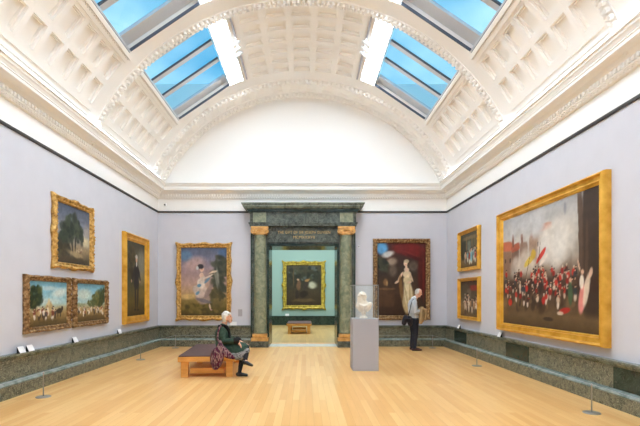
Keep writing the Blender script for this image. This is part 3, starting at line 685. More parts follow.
painting('B', 2.09, 3.88, .82, 3.36, .14, .11, M['goldd'], 'tall portrait of woman in cream gown before dark red curtain, end wall right of doorway',
    [(0,(60,42,30)),(.3,(72,52,38)),(.6,(60,48,40)),(.8,(64,42,36)),(1,(84,38,32))],
    [(.10,.93,.12,.09,0,(90,158,208),.4,.95),(.22,.84,.12,.04,20,(214,218,216),.5,.9),(.30,.74,.10,.05,0,(180,160,138),.5,.8),(.32,.62,.08,.08,0,(120,104,90),.5,.7)]
    +leaves(40, .1, .70, .12, .10, [(50,54,44),(38,42,36),(70,70,56)], .035)
    +[(.68,.90,.34,.09,-8,(112,32,30),.3,.95),(.92,.6,.09,.32,0,(84,32,28),.35,.9),(.45,.92,.10,.06,-30,(110,38,34),.3,.85),(.6,.86,.25,.02,-14,(116,42,38),.4,.7),(.75,.8,.2,.02,-24,(76,20,22),.4,.7),(.95,.5,.02,.3,0,(128,44,38),.4,.6),
     (.74,.68,.09,.07,0,(112,98,84),.4,.7),(.18,.24,.17,.12,0,(84,60,42),.12,.85,6),(.18,.37,.19,.015,0,(112,82,56),.2,.9,5),(.17,.46,.05,.05,0,(150,112,72),.4,.8),(.20,.44,.02,.04,0,(190,150,100),.4,.7),
     (.68,.22,.13,.17,10,(150,124,84),.25,.9),(.58,.16,.06,.14,10,(196,174,128),.3,.9),(.64,.30,.09,.20,6,(222,206,164),.2,.95),(.60,.25,.015,.2,10,(170,146,102),.4,.7),(.67,.25,.015,.2,2,(176,150,106),.4,.7),(.62,.49,.085,.06,0,(214,194,152),.2,.95),
     (.61,.57,.085,.05,0,(226,206,170),.2,.95),(.60,.63,.055,.03,0,(232,202,174),.2,.95),(.595,.665,.025,.03,0,(232,202,174),.2,.95),(.58,.715,.040,.034,0,(232,198,168),.2,1),(.60,.745,.055,.026,0,(190,170,140),.25,.9),(.585,.70,.015,.005,0,(196,120,104),.3,.6),
     (.48,.54,.022,.07,-28,(226,192,160),.2,.95),(.41,.46,.055,.016,35,(226,192,160),.2,.95),(.70,.53,.02,.07,18,(216,182,150),.2,.95),(.66,.46,.05,.014,20,(222,188,156),.2,.95),(.49,.38,.035,.17,4,(130,94,56),.35,.85)],
    CARVE, .0, .26, seed=53, warp=.01, res=100, freq=13)
painting('F', -1.25, 1.02, .88, 3.44, .20, .14, M['goldy'], 'dark painting in bright yellow gilt frame on the teal wall beyond the doorway',
    [(0,(56,44,30)),(.3,(66,54,38)),(.6,(50,48,36)),(1,(72,64,44))],
    [(.75,.5,.12,.07,0,(190,186,160),.5,.85)]+leaves(50, .5, .8, .5, .18, [(44,46,34),(60,60,42),(34,36,28),(84,90,88)], .05)
    +[(.6,.62,.07,.04,20,(176,130,80),.4,.8),(.35,.5,.06,.12,0,(110,80,58),.3,.9),(.33,.63,.03,.025,0,(196,156,126),.3,.9),(.56,.48,.07,.10,-20,(56,46,38),.3,.9),(.5,.28,.12,.08,0,(40,32,26),.3,.9),(.3,.25,.05,.12,0,(48,38,32),.3,.9),(.5,.12,.3,.04,0,(100,78,50),.4,.7),(.2,.7,.02,.22,0,(90,72,48),.3,.8)],
    CARVE, .07, .25, seed=59, warp=.03)

# ------------------------------------------------------------------ benches
def bench(loc, rz, W, L, H, label):
    r = empty('bench', loc, rz); tag(r, label, 'bench')
    MB().box(0, W, 0, L, H-.115, H-.02, .006).build('slab', M['wood'], r)
    MB().box(.012, W-.012, .012, L-.012, H-.02, H, .006).build('seat_pad', M['cushion'], r)
    for sx in (0, 1):
        for sy in (0, 1):
            x = .05 if sx == 0 else W-.05-.13; yy = .05 if sy == 0 else L-.05-.13
            MB().box(x, x+.13, yy, yy+.13, 0, H-.115, .004).build('leg', M['wood'], r)
    MB().box(.22, W-.22, .08, .15, .07, .17, .003).build('stretcher', M['wood'], r)
    MB().box(.22, W-.22, L-.15, L-.08, .07, .17, .003).build('stretcher', M['wood'], r)
    return r
bench((-2.435, 8.1, 0), R_(5), 1.08, 2.05, .42, 'oak bench with brown leather top under the seated woman in the main gallery')
bench((-.80, 17.6, 0), 0, 1.03, 1.7, .45, 'low wooden bench standing in the room beyond the doorway')

# ------------------------------------------------------------------ plinth, case, bust
PX0, PX1, PY0, PY1, PZ = .977, 1.512, 8.88, 9.42, 1.086
MB().box(0, PX1-PX0, 0, PY1-PY0, 0, PZ, .004).build('display_plinth', M['plinth'], None, loc=(PX0, PY0, 0))
tag(bpy.data.objects['display_plinth'], 'tall grey square plinth carrying the marble bust', 'plinth')
cs = empty('glass_case', (PX0, PY0, PZ)); tag(cs, 'clear glass case over the marble bust on grey plinth', 'display case')
w_, d_, h_ = PX1-PX0, PY1-PY0, .70; t_ = .006
for nm, b in (('pane', (0, w_, 0, t_, 0, h_)), ('pane', (0, w_, d_-t_, d_, 0, h_)), ('pane', (0, t_, t_, d_-t_, 0, h_)), ('pane', (w_-t_, w_, t_, d_-t_, 0, h_)), ('lid', (0, w_, 0, d_, h_, h_+t_))):
    MB().box(*b).build(nm, M['case'], cs)
ed = MB()
for x in (0, w_-.008):
    for y in (0, d_-.008): ed.box(x, x+.008, y, y+.008, 0, h_)
    ed.box(x, x+.008, 0, d_, h_-.002, h_+.008)
for y in (0, d_-.008): ed.box(0, w_, y, y+.008, h_-.002, h_+.008)
ed.build('edge', M['steel'], cs)

# --- blobby bodies: lofts fused by voxel remesh
class Body:
    def __init__(s): s.mb = MB()
    def loft(s, pts, side=(0,1,0), n=16):
        """pts: (x,y,z,ra,rb): ra along 'side', rb across; rounded ends"""
        P_ = [Vector(p[:3]) for p in pts]; Rr = [(p[3], p[4] if len(p) > 4 else p[3]) for p in pts]; sv = Vector(side)
        rings = []
        T = [(P_[min(i+1, len(P_)-1)]-P_[max(i-1, 0)]).normalized() for i in range(len(P_))]
        def add(c, t, a, b):
            u = sv-t*sv.dot(t)
            if u.length < .05: u = t.orthogonal()
            u.normalize(); v = t.cross(u)
            rings.append([c+u*(a*math.cos(2*PI*k/n))+v*(b*math.sin(2*PI*k/n)) for k in range(n)])
        m = lambda r: min(r)
        for q in (80, 55, 28): a = R_(q); add(P_[0]-T[0]*m(Rr[0])*math.sin(a), T[0], Rr[0][0]*math.cos(a), Rr[0][1]*math.cos(a))
        for p, t, r in zip(P_, T, Rr): add(p, t, *r)
        for q in (28, 55, 80): a = R_(q); add(P_[-1]+T[-1]*m(Rr[-1])*math.sin(a), T[-1], Rr[-1][0]*math.cos(a), Rr[-1][1]*math.cos(a))
        vs = [v for rg in rings for v in rg]; fs = []
        for i in range(len(rings)-1):
            for k in range(n): fs.append((i*n+k, i*n+(k+1) % n, (i+1)*n+(k+1) % n, (i+1)*n+k))
        fs.append(tuple(reversed(range(n)))); fs.append(tuple((len(rings)-1)*n+k for k in range(n)))
        s.mb.add(vs, fs); return s
    def ball(s, c, r, sx=1, sy=1, sz=1): s.mb.ball(c, r, 8, sx, sy, sz); return s
    def build(s, name, m, parent, voxel=.008, sm=4):
        o = s.mb.build(name, m, None)
        md = o.modifiers.new('r', 'REMESH'); md.mode = 'VOXEL'; md.voxel_size = voxel; md.use_smooth_shade = True
        if sm: ms = o.modifiers.new('s', 'SMOOTH'); ms.iterations = sm; ms.factor = .5
        dg = bpy.context.evaluated_depsgraph_get(); dg.update()
        me = bpy.data.meshes.new_from_object(o.evaluated_get(dg)); old = o.data; o.modifiers.clear(); o.data = me; bpy.data.meshes.remove(old)
        me.name = name
        if not me.materials: me.materials.append(m)
        for p in me.polygons: p.use_smooth = True
        o.parent = parent; return o

def head(B, c, f, s=1.0, nose=1):
    """head centred c, facing unit vector f (profile in a vertical plane)"""
    c = Vector(c); f = Vector(f).normalized(); r = f.cross(Vector((0,0,1))).normalized(); u = r.cross(f).normalized()
    q = lambda a, b, d: tuple(c+f*a*s+r*b*s+u*d*s)
    side = tuple(r)
    B.loft([q(-.012,0,-.01)+(.068*s,.085*s), q(-.010,0,.03)+(.072*s,.092*s), q(-.012,0,.055)+(.062*s,.08*s)], side)      # cranium
    B.loft([q(.03,0,.02)+(.052*s,.045*s), q(.035,0,-.04)+(.045*s,.042*s), q(.05,0,-.085)+(.026*s,.026*s)], side)            # face to chin
    B.loft([q(.078,0,.02)+(.010*s,), q(.098,0,-.012)+(.013*s,), q(.09,0,-.022)+(.012*s,)], side, 10)                        # nose
    B.loft([q(.077,-.028,.03)+(.009*s,), q(.083,0,.031)+(.009*s,), q(.077,.028,.03)+(.009*s,)], (0,0,1), 10)                # brow
    B.loft([q(.078,-.018,-.05)+(.007*s,), q(.084,0,-.05)+(.008*s,), q(.078,.018,-.05)+(.007*s,)], (0,0,1), 10)              # lips
    B.loft([q(.075,0,-.085)+(.016*s,), q(.06,0,-.088)+(.02*s,)], side, 10)                                               # chin
    for e in (-1, 1): B.loft([q(-.002,e*.071,.018)+(.008*s,.016*s), q(-.006,e*.074,-.018)+(.006*s,.010*s)], side, 10)       # ears
    return q
def hand(B, w, d, nrm, thumb, L=.17, curl=.5):
    """wrist w, pointing d, palm facing nrm, thumb on side thumb; five separate bent fingers"""
    w = Vector(w); d = Vector(d).normalized(); nrm = Vector(nrm); nrm = (nrm-d*nrm.dot(d)).normalized(); s = d.cross(nrm)
    if s.dot(Vector(thumb)) < 0: s = -s
    B.loft([tuple(w)+(.024,.019), tuple(w+d*.045)+(.036,.017), tuple(w+d*.085)+(.038,.014)], tuple(s))
    for i, l in enumerate((.068, .078, .074, .058)):
        o = w+d*.085+s*(.029-.0195*i); p = [o-d*.02]; a = 0; q = o
        for k in range(3):
            a += curl*(.55, .75, .5)[k]; q = q+(d*math.cos(a)+nrm*math.sin(a))*l*(.45, .32, .23)[k]; p.append(q)
        B.loft([tuple(x)+(r,) for x, r in zip(p, (.010, .0095, .0085, .0078))], tuple(s), 8)
    o = w+d*.03+s*.026; t1 = o+(d*.6+s*.75+nrm*.25).normalized()*.038; t2 = t1+(d*.85+s*.3+nrm*.35).normalized()*.034
    B.loft([tuple(o)+(.013,), tuple(t1)+(.0115,), tuple(t2)+(.0095,)], tuple(nrm), 8)

# marble bust
bc = ((PX0+PX1)/2-.01, (PY0+PY1)/2, PZ)
bu = Body(); bx, by, bz = 0, 0, 0
bu.mb.lathe([(.085,0),(.085,.02),(.07,.035),(.045,.05),(.038,.075),(.05,.10),(.055,.13)], (0,0,0), 20)
q = head(bu, (-.02, 0, .455), (.75, -.65, .08), 1.02)
bu.loft([(-.02,0,.30,.06,.055), (-.025,0,.37,.055,.055), (-.025,0,.42,.052,.055)])
bu.loft([(-.005,.0,.14,.05,.05), (0,.0,.20,.10,.085), (.005,.0,.27,.155,.09), (0,0,.31,.11,.07)], (.85,-.5,0))
bu.loft([(.13,-.06,.30,.05), (.10,-.055,.24,.055), (.06,-.03,.18,.05)])
bu.loft([(-.10,.05,.32,.05), (-.11,.05,.26,.06), (-.06,.03,.18,.05)])
bu.loft([(-.10,-.04,.30,.022), (0,-.10,.25,.026), (.11,-.08,.31,.022)])
bu.loft([(-.08,-.06,.26,.018), (0,-.09,.20,.02), (.09,-.07,.24,.02)])
for k in range(26):        # curls
    a = rr.uniform(0, 2*PI); e = rr.uniform(.0, 1.2); dx = math.cos(a)*math.cos(e); dy = math.sin(a)*math.cos(e)
    if dx*.75-dy*.65 > .45 and e < .8: continue
    bu.ball((-.03+dx*.078, dy*.078, .475+math.sin(e)*.085-.02), .026)
for z, rd in ((.42,.085),(.38,.085),(.34,.07)):
    for a in (120, 160, 200, 240): bu.ball((-.03+math.cos(R_(a))*rd, math.sin(R_(a))*rd*.8+.02, z), .026)
bo = bu.build('marble_bust', M['bust'], None, .006, 3); bo.location = (bc[0], bc[1], PZ); bo.scale = (1, 1, 1)
tag(bo, 'white marble bust with curled hair inside the glass case', 'bust')

# ------------------------------------------------------------------ people
M['skin'] = mat('skin', (224,172,146), .5, 0, .3)
M['hair_w'] = noisy('white_hair', [(196,188,172), (232,226,214)], 40, .6, stretch=(1,1,.3), bump=.4, bscale=90)
M['hair_g'] = noisy('grey_hair', [(180,176,170), (214,210,204)], 50, .6, bump=.4, bscale=90)
M['coat'] = noisy('green_wool', [(44,62,50), (62,84,68)], 20, .85, bump=.3, bscale=120)
M['trim'] = noisy('black_fur', [(18,16,18), (36,32,34)], 60, .9, bump=.6, bscale=150)
M['tights'] = mat('black_tights', (26,25,30), .7)
M['shoe'] = mat('black_leather', (24,22,24), .4, 0, .5)
M['shoe_b'] = mat('brown_leather_shoe', (70,36,32), .45, 0, .5)
M['eye'] = mat('dark_eye', (40,30,26), .3)
M['shirt'] = noisy('pale_grey_shirt', [(178,182,186), (198,202,204)], 8, .8, bump=.3, bscale=25)
M['collar'] = mat('white_collar', (238,238,238), .7)
M['trouser'] = noisy('dark_trousers', [(34,34,42), (46,46,54)], 8, .8, bump=.2, bscale=20)
M['tan'] = noisy('tan_cloth', [(148,120,82), (182,152,108)], 7, .8, bump=.5, bscale=18)
M['bagblk'] = mat('dark_bag', (44,42,50), .6)
M['bagw'] = noisy('woven_bag', [(46,22,40), (98,26,58), (60,26,50), (160,130,122), (92,30,62), (46,24,40)], 15, .85, stretch=(1.6,1.6,.45), bump=.4, bscale=60, detail=2)
M['skirt'] = noisy('patterned_skirt', [(64,66,70), (156,156,154), (54,54,58)], 16, .85, stretch=(1,1,3), detail=1)

def eyes(q, parent, s=1.0):
    for e in (-1, 1):
        MB().ball(q(.070, e*.027, .014), .009*s, 6).build('eye', M['eye'], parent, True)

# seated woman, facing +X
wm = empty('person', (-1.55, 8.42, .40)); tag(wm, 'seated white-haired woman in dark green coat with legs crossed, on the oak bench', 'person')
OFF = Vector((-1.55, 8.42, .40)); T = lambda *p: (p[0]-OFF.x, p[1]-OFF.y, p[2]-OFF.z)+tuple(p[3:])
Bd = Body()
q = head(Bd, T(-1.555, 8.42, 1.135), (.97, .10, .05), 1.0)
Bd.loft([T(-1.64,8.42,.96,.05,.05), T(-1.60,8.42,1.04,.046,.05), T(-1.58,8.42,1.10,.045,.05)])
Bd.loft([T(-1.62,8.42,.52,.14,.11), T(-1.64,8.42,.68,.12,.10), T(-1.66,8.42,.85,.14,.09), T(-1.64,8.42,.94,.12,.06)])
Bd.loft([T(-1.60,8.33,.50,.08), T(-1.38,8.31,.50,.065), T(-1.22,8.30,.475,.05), T(-1.25,8.29,.30,.046), T(-1.29,8.28,.09,.03), T(-1.27,8.28,.045,.03)])      # near leg, foot on floor
Bd.loft([T(-1.60,8.51,.52,.08), T(-1.38,8.48,.59,.065), T(-1.17,8.42,.575,.05), T(-1.16,8.26,.44,.046), T(-1.15,8.13,.325,.03), T(-1.12,8.10,.295,.03)])      # far leg crossed over
Bd.loft([T(-1.63,8.25,.90,.045), T(-1.59,8.20,.70,.038), T(-1.37,8.24,.70,.028), T(-1.30,8.25,.665,.024)])
Bd.loft([T(-1.63,8.59,.90,.045), T(-1.56,8.64,.70,.038), T(-1.36,8.52,.68,.028), T(-1.30,8.46,.66,.024)])
hand(Bd, T(-1.30,8.25,.655)[:3], (.55,.10,-.83), (-.8,.1,-.5), (.2,.9,.2), curl=.45)
hand(Bd, T(-1.30,8.46,.665)[:3], (.75,-.3,-.5), (-.3,0,-.9), (0,-1,.1), curl=.4)
bw = Bd.build('body', M['skin'], wm, .0065, 3); eyes(q, wm)
hr = Body(); hc = Vector(T(-1.555,8.42,1.135)[:3])
hr.loft([tuple(hc+Vector((-.045,0,-.07)))+(.055,.045), tuple(hc+Vector((-.035,0,.0)))+(.083,.078), tuple(hc+Vector((-.022,0,.05)))+(.08,.092), tuple(hc+Vector((-.01,0,.075)))+(.058,.075)])
hr.loft([tuple(hc+Vector((.04,-.045,.07)))+(.025,), tuple(hc+Vector((.065,0,.078)))+(.025,), tuple(hc+Vector((.04,.045,.07)))+(.025,)])
hr.build('hair', M['hair_w'], wm, .008, 3)
ct = Body()
ct.loft([T(-1.58,8.42,.50,.21,.17), T(-1.63,8.42,.60,.19,.15), T(-1.655,8.42,.72,.17,.135), T(-1.66,8.42,.84,.19,.13), T(-1.65,8.42,.91,.175,.10), T(-1.635,8.42,.955,.10,.075)])
ct.loft([T(-1.64,8.26,.90,.075), T(-1.61,8.21,.80,.07), T(-1.58,8.19,.70,.066), T(-1.47,8.21,.695,.055), T(-1.36,8.24,.70,.048)])
ct.loft([T(-1.64,8.58,.90,.075), T(-1.59,8.63,.80,.07), T(-1.55,8.64,.70,.064), T(-1.45,8.58,.69,.055), T(-1.36,8.52,.685,.048)])
ct.loft([T(-1.60,8.42,.56,.22,.13), T(-1.42,8.41,.57,.20,.12), T(-1.30,8.40,.565,.185,.10), T(-1.20,8.39,.545,.16,.085)])
ct.loft([T(-1.58,8.27,.50,.05,.08), T(-1.42,8.25,.50,.05,.10), T(-1.30,8.25,.49,.05,.09), T(-1.22,8.26,.50,.05,.07)])
ct.build('coat', M['coat'], wm, .010, 4)
co = Body(); co.loft([T(-1.70,8.34,.94,.03), T(-1.66,8.32,.985,.03), T(-1.59,8.35,.975,.028), T(-1.53,8.39,.90,.024), T(-1.505,8.42,.80,.022), T(-1.49,8.42,.68,.02)])
co.loft([T(-1.70,8.50,.94,.03), T(-1.66,8.52,.985,.03), T(-1.59,8.49,.975,.028), T(-1.53,8.45,.90,.024)]); co.loft([T(-1.70,8.34,.95,.03), T(-1.715,8.42,.97,.03), T(-1.70,8.5,.95,.03)])
co.build('collar', M['trim'], wm, .008, 2)
for a, b in ((T(-1.375,8.235,.70), T(-1.335,8.243,.69)), (T(-1.37,8.52,.69), T(-1.335,8.50,.68))):
    Body().loft([a+(.058,), b+(.055,)]).build('cuff', M['trim'], wm, .008, 2)
sk = Body(); sk.loft([T(-1.47,8.235,.445,.035,.06), T(-1.36,8.225,.40,.04,.075), T(-1.27,8.225,.405,.045,.085), T(-1.19,8.25,.46,.05,.075), T(-1.14,8.29,.50,.06,.055)])
sk.loft([T(-1.40,8.42,.52,.16,.10), T(-1.20,8.40,.50,.15,.07)])
sk.build('skirt', M['skirt'], wm, .009, 3)
for pts in (((-1.22,8.295,.455,.056), (-1.25,8.29,.30,.053), (-1.287,8.28,.10,.037), (-1.287,8.28,.07,.037)),
            ((-1.16,8.36,.54,.056), (-1.16,8.26,.44,.053), (-1.152,8.14,.335,.037), (-1.165,8.13,.285,.037))):
    Body().loft([T(*p) for p in pts]).build('tights', M['tights'], wm, .008, 2)
for pts in (((-1.325,8.28,.045,.036,.04), (-1.27,8.28,.045,.040,.042), (-1.20,8.275,.034,.044,.032), (-1.15,8.275,.028,.038,.026)),
            ((-1.18,8.12,.305,.036,.04), (-1.13,8.105,.29,.040,.04), (-1.06,8.08,.262,.042,.03), (-1.02,8.07,.248,.036,.024))):
    Body().loft([T(*p) for p in pts]).build('shoe', M['shoe'], wm, .006, 2)

# her shoulder bag
bgp = empty('shoulder_bag', (-1.74, 8.10, .45)); tag(bgp, 'woven burgundy and cream shoulder bag hanging at the seated woman\'s side', 'bag')
O2 = Vector((-1.825, 8.17, .45)); T2 = lambda *p: (p[0]-O2.x, p[1]-O2.y, p[2]-O2.z)+tuple(p[3:])
bb = Body()
bb.loft([T2(-1.70,8.10,.70,.04,.03), T2(-1.69,8.09,.60,.06,.07), T2(-1.74,8.085,.50,.075,.125), T2(-1.76,8.085,.38,.08,.13), T2(-1.78,8.09,.26,.07,.10), T2(-1.79,8.09,.22,.05,.07)])
bb.loft([T2(-1.66,8.09,.56,.06,.07), T2(-1.58,8.09,.47,.06,.08), T2(-1.50,8.095,.42,.045,.05), T2(-1.45,8.10,.40,.035,.035)])
bb.build('bag_body', M['bagw'], bgp, .009, 4)
O2 = Vector((-1.74, 8.10, .45))
MB().tube([T2(-1.62,8.10,.66)[:3], T2(-1.68,8.10,.74)[:3], T2(-1.675,8.115,.86)[:3], T2(-1.655,8.155,.95)[:3], T2(-1.64,8.23,.988)[:3], T2(-1.66,8.29,.98)[:3]], .016, 8).build('strap', M['bagw'], bgp, True)

# standing man, facing +X, looking down at a jacket over his forearms
mn = empty('person', (3.09, 12.28, 0)); tag(mn, 'standing grey-haired man in pale grey shirt and black trousers looking down, right of the plinth', 'person')
O3 = Vector((3.09, 12.28, 0)); T3 = lambda *p: (p[0]-O3.x, p[1]-O3.y, p[2]-O3.z)+tuple(p[3:])
Bm = Body()
q3 = head(Bm, T3(3.235, 12.26, 1.655), (.88, -.22, -.42), 1.02)
Bm.loft([T3(3.10,12.28,1.44,.06,.06), T3(3.16,12.275,1.52,.055,.055), T3(3.20,12.27,1.58,.052,.055)])
Bm.loft([T3(3.10,12.28,.88,.16,.11), T3(3.09,12.28,1.05,.14,.10), T3(3.07,12.28,1.28,.17,.11), T3(3.08,12.28,1.42,.15,.07)])
for s in (-1, 1):
    yy = 12.28+s*.10
    Bm.loft([T3(3.10,yy,.88,.085), T3(3.12,yy,.50,.055), T3(3.08,yy+s*.01,.10,.036), T3(3.10,yy+s*.01,.05,.04), T3(3.22,yy+s*.02,.03,.035,.025)])
    Bm.loft([T3(3.07,12.28+s*.20,1.37,.05), T3(3.08,12.28+s*.23,1.10,.040), T3(3.30,12.28+s*.13,1.14,.030), T3(3.35,12.28+s*.09,1.155,.024)])
    hand(Bm, T3(3.34,12.28+s*.09,1.15)[:3], (.5,-s*.75,-.1), (-.3,0,-1), (.4,0,.8), curl=.5)
Bm.build('body', M['skin'], mn, .0065, 3); eyes(q3, mn)
hm = Body(); hc = Vector(T3(3.235,12.26,1.655)[:3])
hm.loft([tuple(hc+Vector((-.075,0,-.015)))+(.06,.035), tuple(hc+Vector((-.062,0,.04)))+(.074,.048), tuple(hc+Vector((-.028,0,.078)))+(.066,.05), tuple(hc+Vector((.02,0,.092)))+(.05,.03)])
hm.loft([tuple(hc+Vector((-.02,-.068,.03)))+(.022,), tuple(hc+Vector((-.035,-.07,-.01)))+(.018,)]); hm.loft([tuple(hc+Vector((-.02,.068,.03)))+(.022,), tuple(hc+Vector((-.035,.07,-.01)))+(.018,)])
hm.build('hair', M['hair_g'], mn, .008, 2)
sh = Body()
sh.loft([T3(3.10,12.28,.86,.18,.13), T3(3.10,12.28,1.0,.175,.14), T3(3.075,12.28,1.18,.19,.14), T3(3.065,12.28,1.32,.21,.13), T3(3.08,12.28,1.42,.17,.10), T3(3.11,12.28,1.475,.09,.075)])
for s in (-1, 1):
    sh.loft([T3(3.07,12.28+s*.19,1.385,.078), T3(3.065,12.28+s*.225,1.25,.070), T3(3.08,12.28+s*.235,1.11,.064), T3(3.19,12.28+s*.19,1.12,.056), T3(3.30,12.28+s*.13,1.145,.046)])
sh.build('shirt', M['shirt'], mn, .010, 4)
Body().loft([T3(3.09,12.28,1.475,.072,.07), T3(3.135,12.28,1.51,.068,.066)]).build('collar', M['collar'], mn, .008, 2)
tr = Body()
tr.loft([T3(3.10,12.28,.98,.165,.125), T3(3.10,12.28,.88,.185,.14), T3(3.10,12.28,.80,.17,.13)])
for s in (-1, 1):
    yy = 12.28+s*.095
    tr.loft([T3(3.10,yy,.88,.10,.125), T3(3.11,yy,.68,.09,.105), T3(3.12,yy,.48,.075,.085), T3(3.09,yy,.25,.068,.075), T3(3.085,yy+s*.005,.10,.068,.07)])
tr.build('trousers', M['trouser'], mn, .010, 4)
for s in (-1, 1):
    yy = 12.28+s*.115
    Body().loft([T3(3.045,yy,.045,.04,.045), T3(3.12,yy,.045,.046,.045), T3(3.21,yy+s*.01,.036,.05,.034), T3(3.28,yy+s*.012,.03,.042,.028)]).build('shoe', M['shoe_b'], mn, .007, 2)
# jacket over his arms
jk = Body()
jk.loft([T3(3.30,12.08,1.19,.05,.05), T3(3.32,12.2,1.215,.05,.05), T3(3.33,12.36,1.21,.05,.05)], (0,0,1))
for k in range(6):
    yy = 12.05+k*.055; x = 3.27+.02*(k % 2)
    jk.loft([T3(x,yy,1.19,.035,.05), T3(x-.01+.02*(k % 2),yy-.01,1.02,.035,.06), T3(x-.03+.03*(k % 3),yy,.80+.05*(k % 3),.03,.05)])
    jk.loft([T3(x+.10,yy,1.18,.035,.04), T3(x+.12,yy,1.04,.035,.045), T3(x+.10,yy,.90+.04*(k % 2),.03,.035)])
jo = jk.build('jacket', M['tan'], None, .010, 3); jo.location = O3
tag(jo, 'tan jacket draped over the standing man\'s forearms', 'jacket')
# his shoulder bag
mb_ = empty('camera_bag', tuple(O3)); tag(mb_, 'small dark shoulder bag hanging behind the standing man\'s hip', 'bag')
bb = Body(); bb.loft([T3(2.77,12.06,.80,.075,.07), T3(2.80,12.06,.90,.085,.08), T3(2.81,12.06,.96,.075,.07)]); bb.loft([T3(2.94,12.05,.78,.075,.07), T3(2.93,12.05,.88,.085,.08), T3(2.92,12.05,.94,.075,.07)])
bb.build('bag_body', M['bagblk'], mb_, .009, 3)
Body().loft([T3(2.79,12.0,.93,.07,.02), T3(2.93,11.99,.92,.07,.02)], (0,1,0)).build('flap', M['bagblk'], mb_, .008, 2)
MB().tube([T3(2.88,12.06,.98)[:3], T3(2.93,12.05,1.15)[:3], T3(2.97,12.08,1.32)[:3], T3(3.02,12.14,1.44)[:3], T3(3.08,12.19,1.475)[:3]], .012, 8).build('strap', M['bagblk'], mb_, True)

# ------------------------------------------------------------------ barrier stanchions and cords
st0 = None
def stanchion(x, y, lab):
    global st0
    if st0 is None:
        st0 = empty('barrier_stanchion', (x, y, 0))
        MB().lathe([(.105,0),(.105,.008),(.095,.014),(.02,.018)], n=32).build('base_plate', M['steel'], st0, False)
        MB().lathe([(.0085,.015),(.0085,.37),(.012,.372),(.012,.388),(.006,.392)], n=12).build('post', M['steel'], st0, True)
        o = st0
    else:
        o = copy_tree(st0); o.location = (x, y, 0)
    tag(o, lab, 'stanchion', 'low barrier stanchions along the walls'); return o
LS = [(-4.05, 2.72), (-4.05, 6.585), (-4.05, 10.46), (-3.93, 12.85)]
RS = [(3.80, 1.84), (3.80, 5.68), (3.81, 9.52), (3.81, 12.85)]
stanchion(*LS[1], 'low grey stanchion nearest on the left, below the harvest painting')
stanchion(*LS[2], 'low grey stanchion on the left before the tall portrait in plain gilt frame')
stanchion(*LS[3], 'low grey stanchion in the far left corner before the end wall')
stanchion(*RS[1], 'low grey stanchion nearest on the right, below the battle painting')
stanchion(*RS[2], 'low grey stanchion on the right before the stacked pair of small paintings')
stanchion(*RS[3], 'low grey stanchion in the far right corner near the standing man')
def cord(pts, lab):
    mb = MB(); mb.tube(pts, .0055, 6); o = mb.build('barrier_rope', M['cord'], None, True); tag(o, lab, 'barrier cord', 'barrier cords')
cz = .38
cord([(LS[0][0], LS[0][1], cz)]+[(x, y, cz) for x, y in LS[1:]], 'thin grey barrier cord running along the left wall')
cord([(RS[0][0], RS[0][1], cz)]+[(x, y, cz) for x, y in RS[1:]], 'thin grey barrier cord running along the right wall')
cord([(LS[3][0], LS[3][1], cz), (DL+.0, YB-.3, .36), (DL+.02, YB-.2, .36)][:2]+[(DL+.01, YB-.13, .36)], 'thin grey barrier cord along the end wall left of the doorway')
cord([(RS[3][0], RS[3][1], cz), (DR-.0, YB-.3, .36), (DR-.01, YB-.13, .36)], 'thin grey barrier cord along the end wall right of the doorway')

# ------------------------------------------------------------------ label cards on the dado
def label_card(side, y, lab, w_=.16):
    x = XL+.06 if side == 'L' else XR-.06; s = 1 if side == 'L' else -1
    mb = MB(); mb.add([(0,-w_/2,0),(s*.05,-w_/2,0),(0,-w_/2,.10),(0,w_/2,0),(s*.05,w_/2,0),(0,w_/2,.10)], [(0,1,2),(3,5,4),(0,3,4,1),(1,4,5,2),(2,5,3,0)])
    r = empty('label_stand', (x, y, .65)); tag(r, lab, 'label', 'tilted label cards on the marble dado')
    mb.build('wedge', M['black'], r)
    c = MB(); c.add([(s*.0525,-w_/2+.006,.002),(s*.0525,w_/2-.006,.002),(s*.0035,w_/2-.006,.10),(s*.0035,-w_/2+.006,.10),(s*.051,-w_/2+.006,.0),(s*.051,w_/2-.006,.0),(s*.001,w_/2-.006,.10),(s*.001,-w_/2+.006,.10)],
        [(0,1,2,3),(7,6,5,4),(0,4,5,1),(1,5,6,2),(2,6,7,3),(3,7,4,0)]); c.build('card', M['card'], r)
label_card('L', 6.83, 'white label card leftmost on the left dado, below the harvest painting')
label_card('L', 7.05, 'white label card just right of the leftmost one on the left dado')
label_card('L', 8.42, 'white label card on the left dado below the haymaking painting')
label_card('L', 10.42, 'white label card on the left dado beside the tall portrait')
label_card('R', 9.55, 'white label card on the right dado below the battle painting\'s far corner')
label_card('R', 12.1, 'white label card on the right dado below the stacked pair of paintings')
lc = MB().box(-2.36, -2.16, YB-.085, YB-.07, .65, .76).build('label_card', M['card']); tag(lc, 'small white label card on the end wall dado behind the seated woman', 'label')
lc = MB().box(-1.12, -.92, Y2-.09, Y2-.075, .50, .62).build('label_card', M['card']); tag(lc, 'small white label card on the dado of the teal room', 'label')
sp = empty('wall_plate', (-2.06, YB, 1.04)); tag(sp, 'pale grey plate on the end wall between painting and doorway', 'wall plate')
MB().box(-.065, .065, -.012, 0, -.11, .11, .003).build('plate', M['grey'], sp)
MB().box(-.02, .02, -.02, -.012, -.02, .02, .002).build('button', M['grey'], sp)
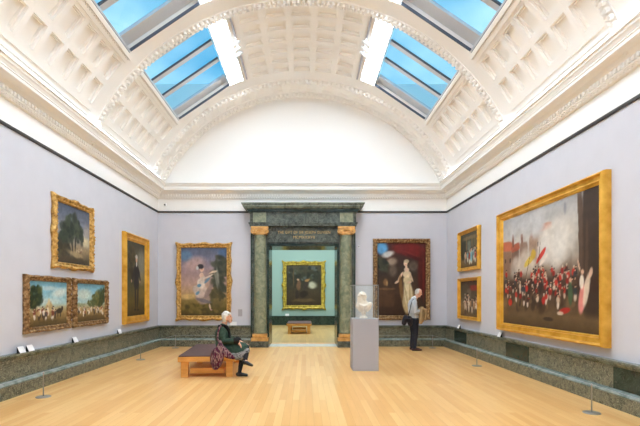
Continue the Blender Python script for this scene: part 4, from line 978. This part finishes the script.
ss = empty('wall_sensor', (1.65, YB, 3.11)); tag(ss, 'tiny white sensor on the end wall right of the doorway', 'sensor')
MB().box(-.03, .03, -.03, 0, -.035, .035, .005).build('housing', M['card'], ss); MB().ball((0,-.03,0), .018, 6).build('lens', M['black'], ss, True)
cc = empty('security_camera', (-4.40, YB, 4.42)); tag(cc, 'small security camera on the white frieze in the far left corner', 'camera')
MB().box(-.04, .04, -.05, 0, -.04, .04, .004).build('bracket', M['spot'], cc)
MB().tube([(0,-.04,0), (.03,-.16,-.03)], .03, 10).build('camera_body', M['spot'], cc); MB().tube([(.03,-.16,-.03), (.034,-.175,-.034)], .024, 10).build('lens', M['black'], cc)

# ------------------------------------------------------------------ spotlight tracks
def track(th, mir, labs):
    f = (180-th) if mir else th
    for bi, B in enumerate(BAYS[:1]):
        p0 = P(f, B+.05, -.03); p1 = P(f, B+BL-.15, -.03)
        t = MB().box(-.018, .018, p0.y, p1.y, -.018, .018).build('lighting_track', M['grey']); t.location = (p0.x, 0, p0.z)
        tag(t, labs[0], 'lighting track', 'lighting tracks'); 
        for k, yy in enumerate((B+.75, B+.98, B+1.2)):
            c = P(f, yy, -.05); s = empty('spotlight', (c.x, c.y, c.z)); tag(s, labs[1+k], 'spotlight', 'spotlights on the ceiling tracks')
            dx = (-1 if mir else 1)
            MB().box(-.02, .02, -.04, .04, -.03, .002, .003).build('adapter', M['spot'], s)
            MB().tube([(0,0,-.03), (0,0,-.10)], .009, 8).build('stem', M['spot'], s)
            MB().tube([(-dx*.10,-.02,-.06), (dx*.01,0,-.12), (dx*.09,.02,-.17), (dx*.10,.022,-.176)], [.026,.040,.046,.046], 14).build('lamp_head', M['spot'], s, True)
track(71.7, 0, ['thin grey lighting track right of the crown coffers', 'white spotlight nearest on the right ceiling track', 'middle white spotlight of the right ceiling track', 'farthest white spotlight of the right ceiling track'])
track(71.7, 1, ['thin grey lighting track left of the crown coffers', 'white spotlight nearest on the left ceiling track', 'middle white spotlight of the left ceiling track', 'farthest white spotlight of the left ceiling track'])
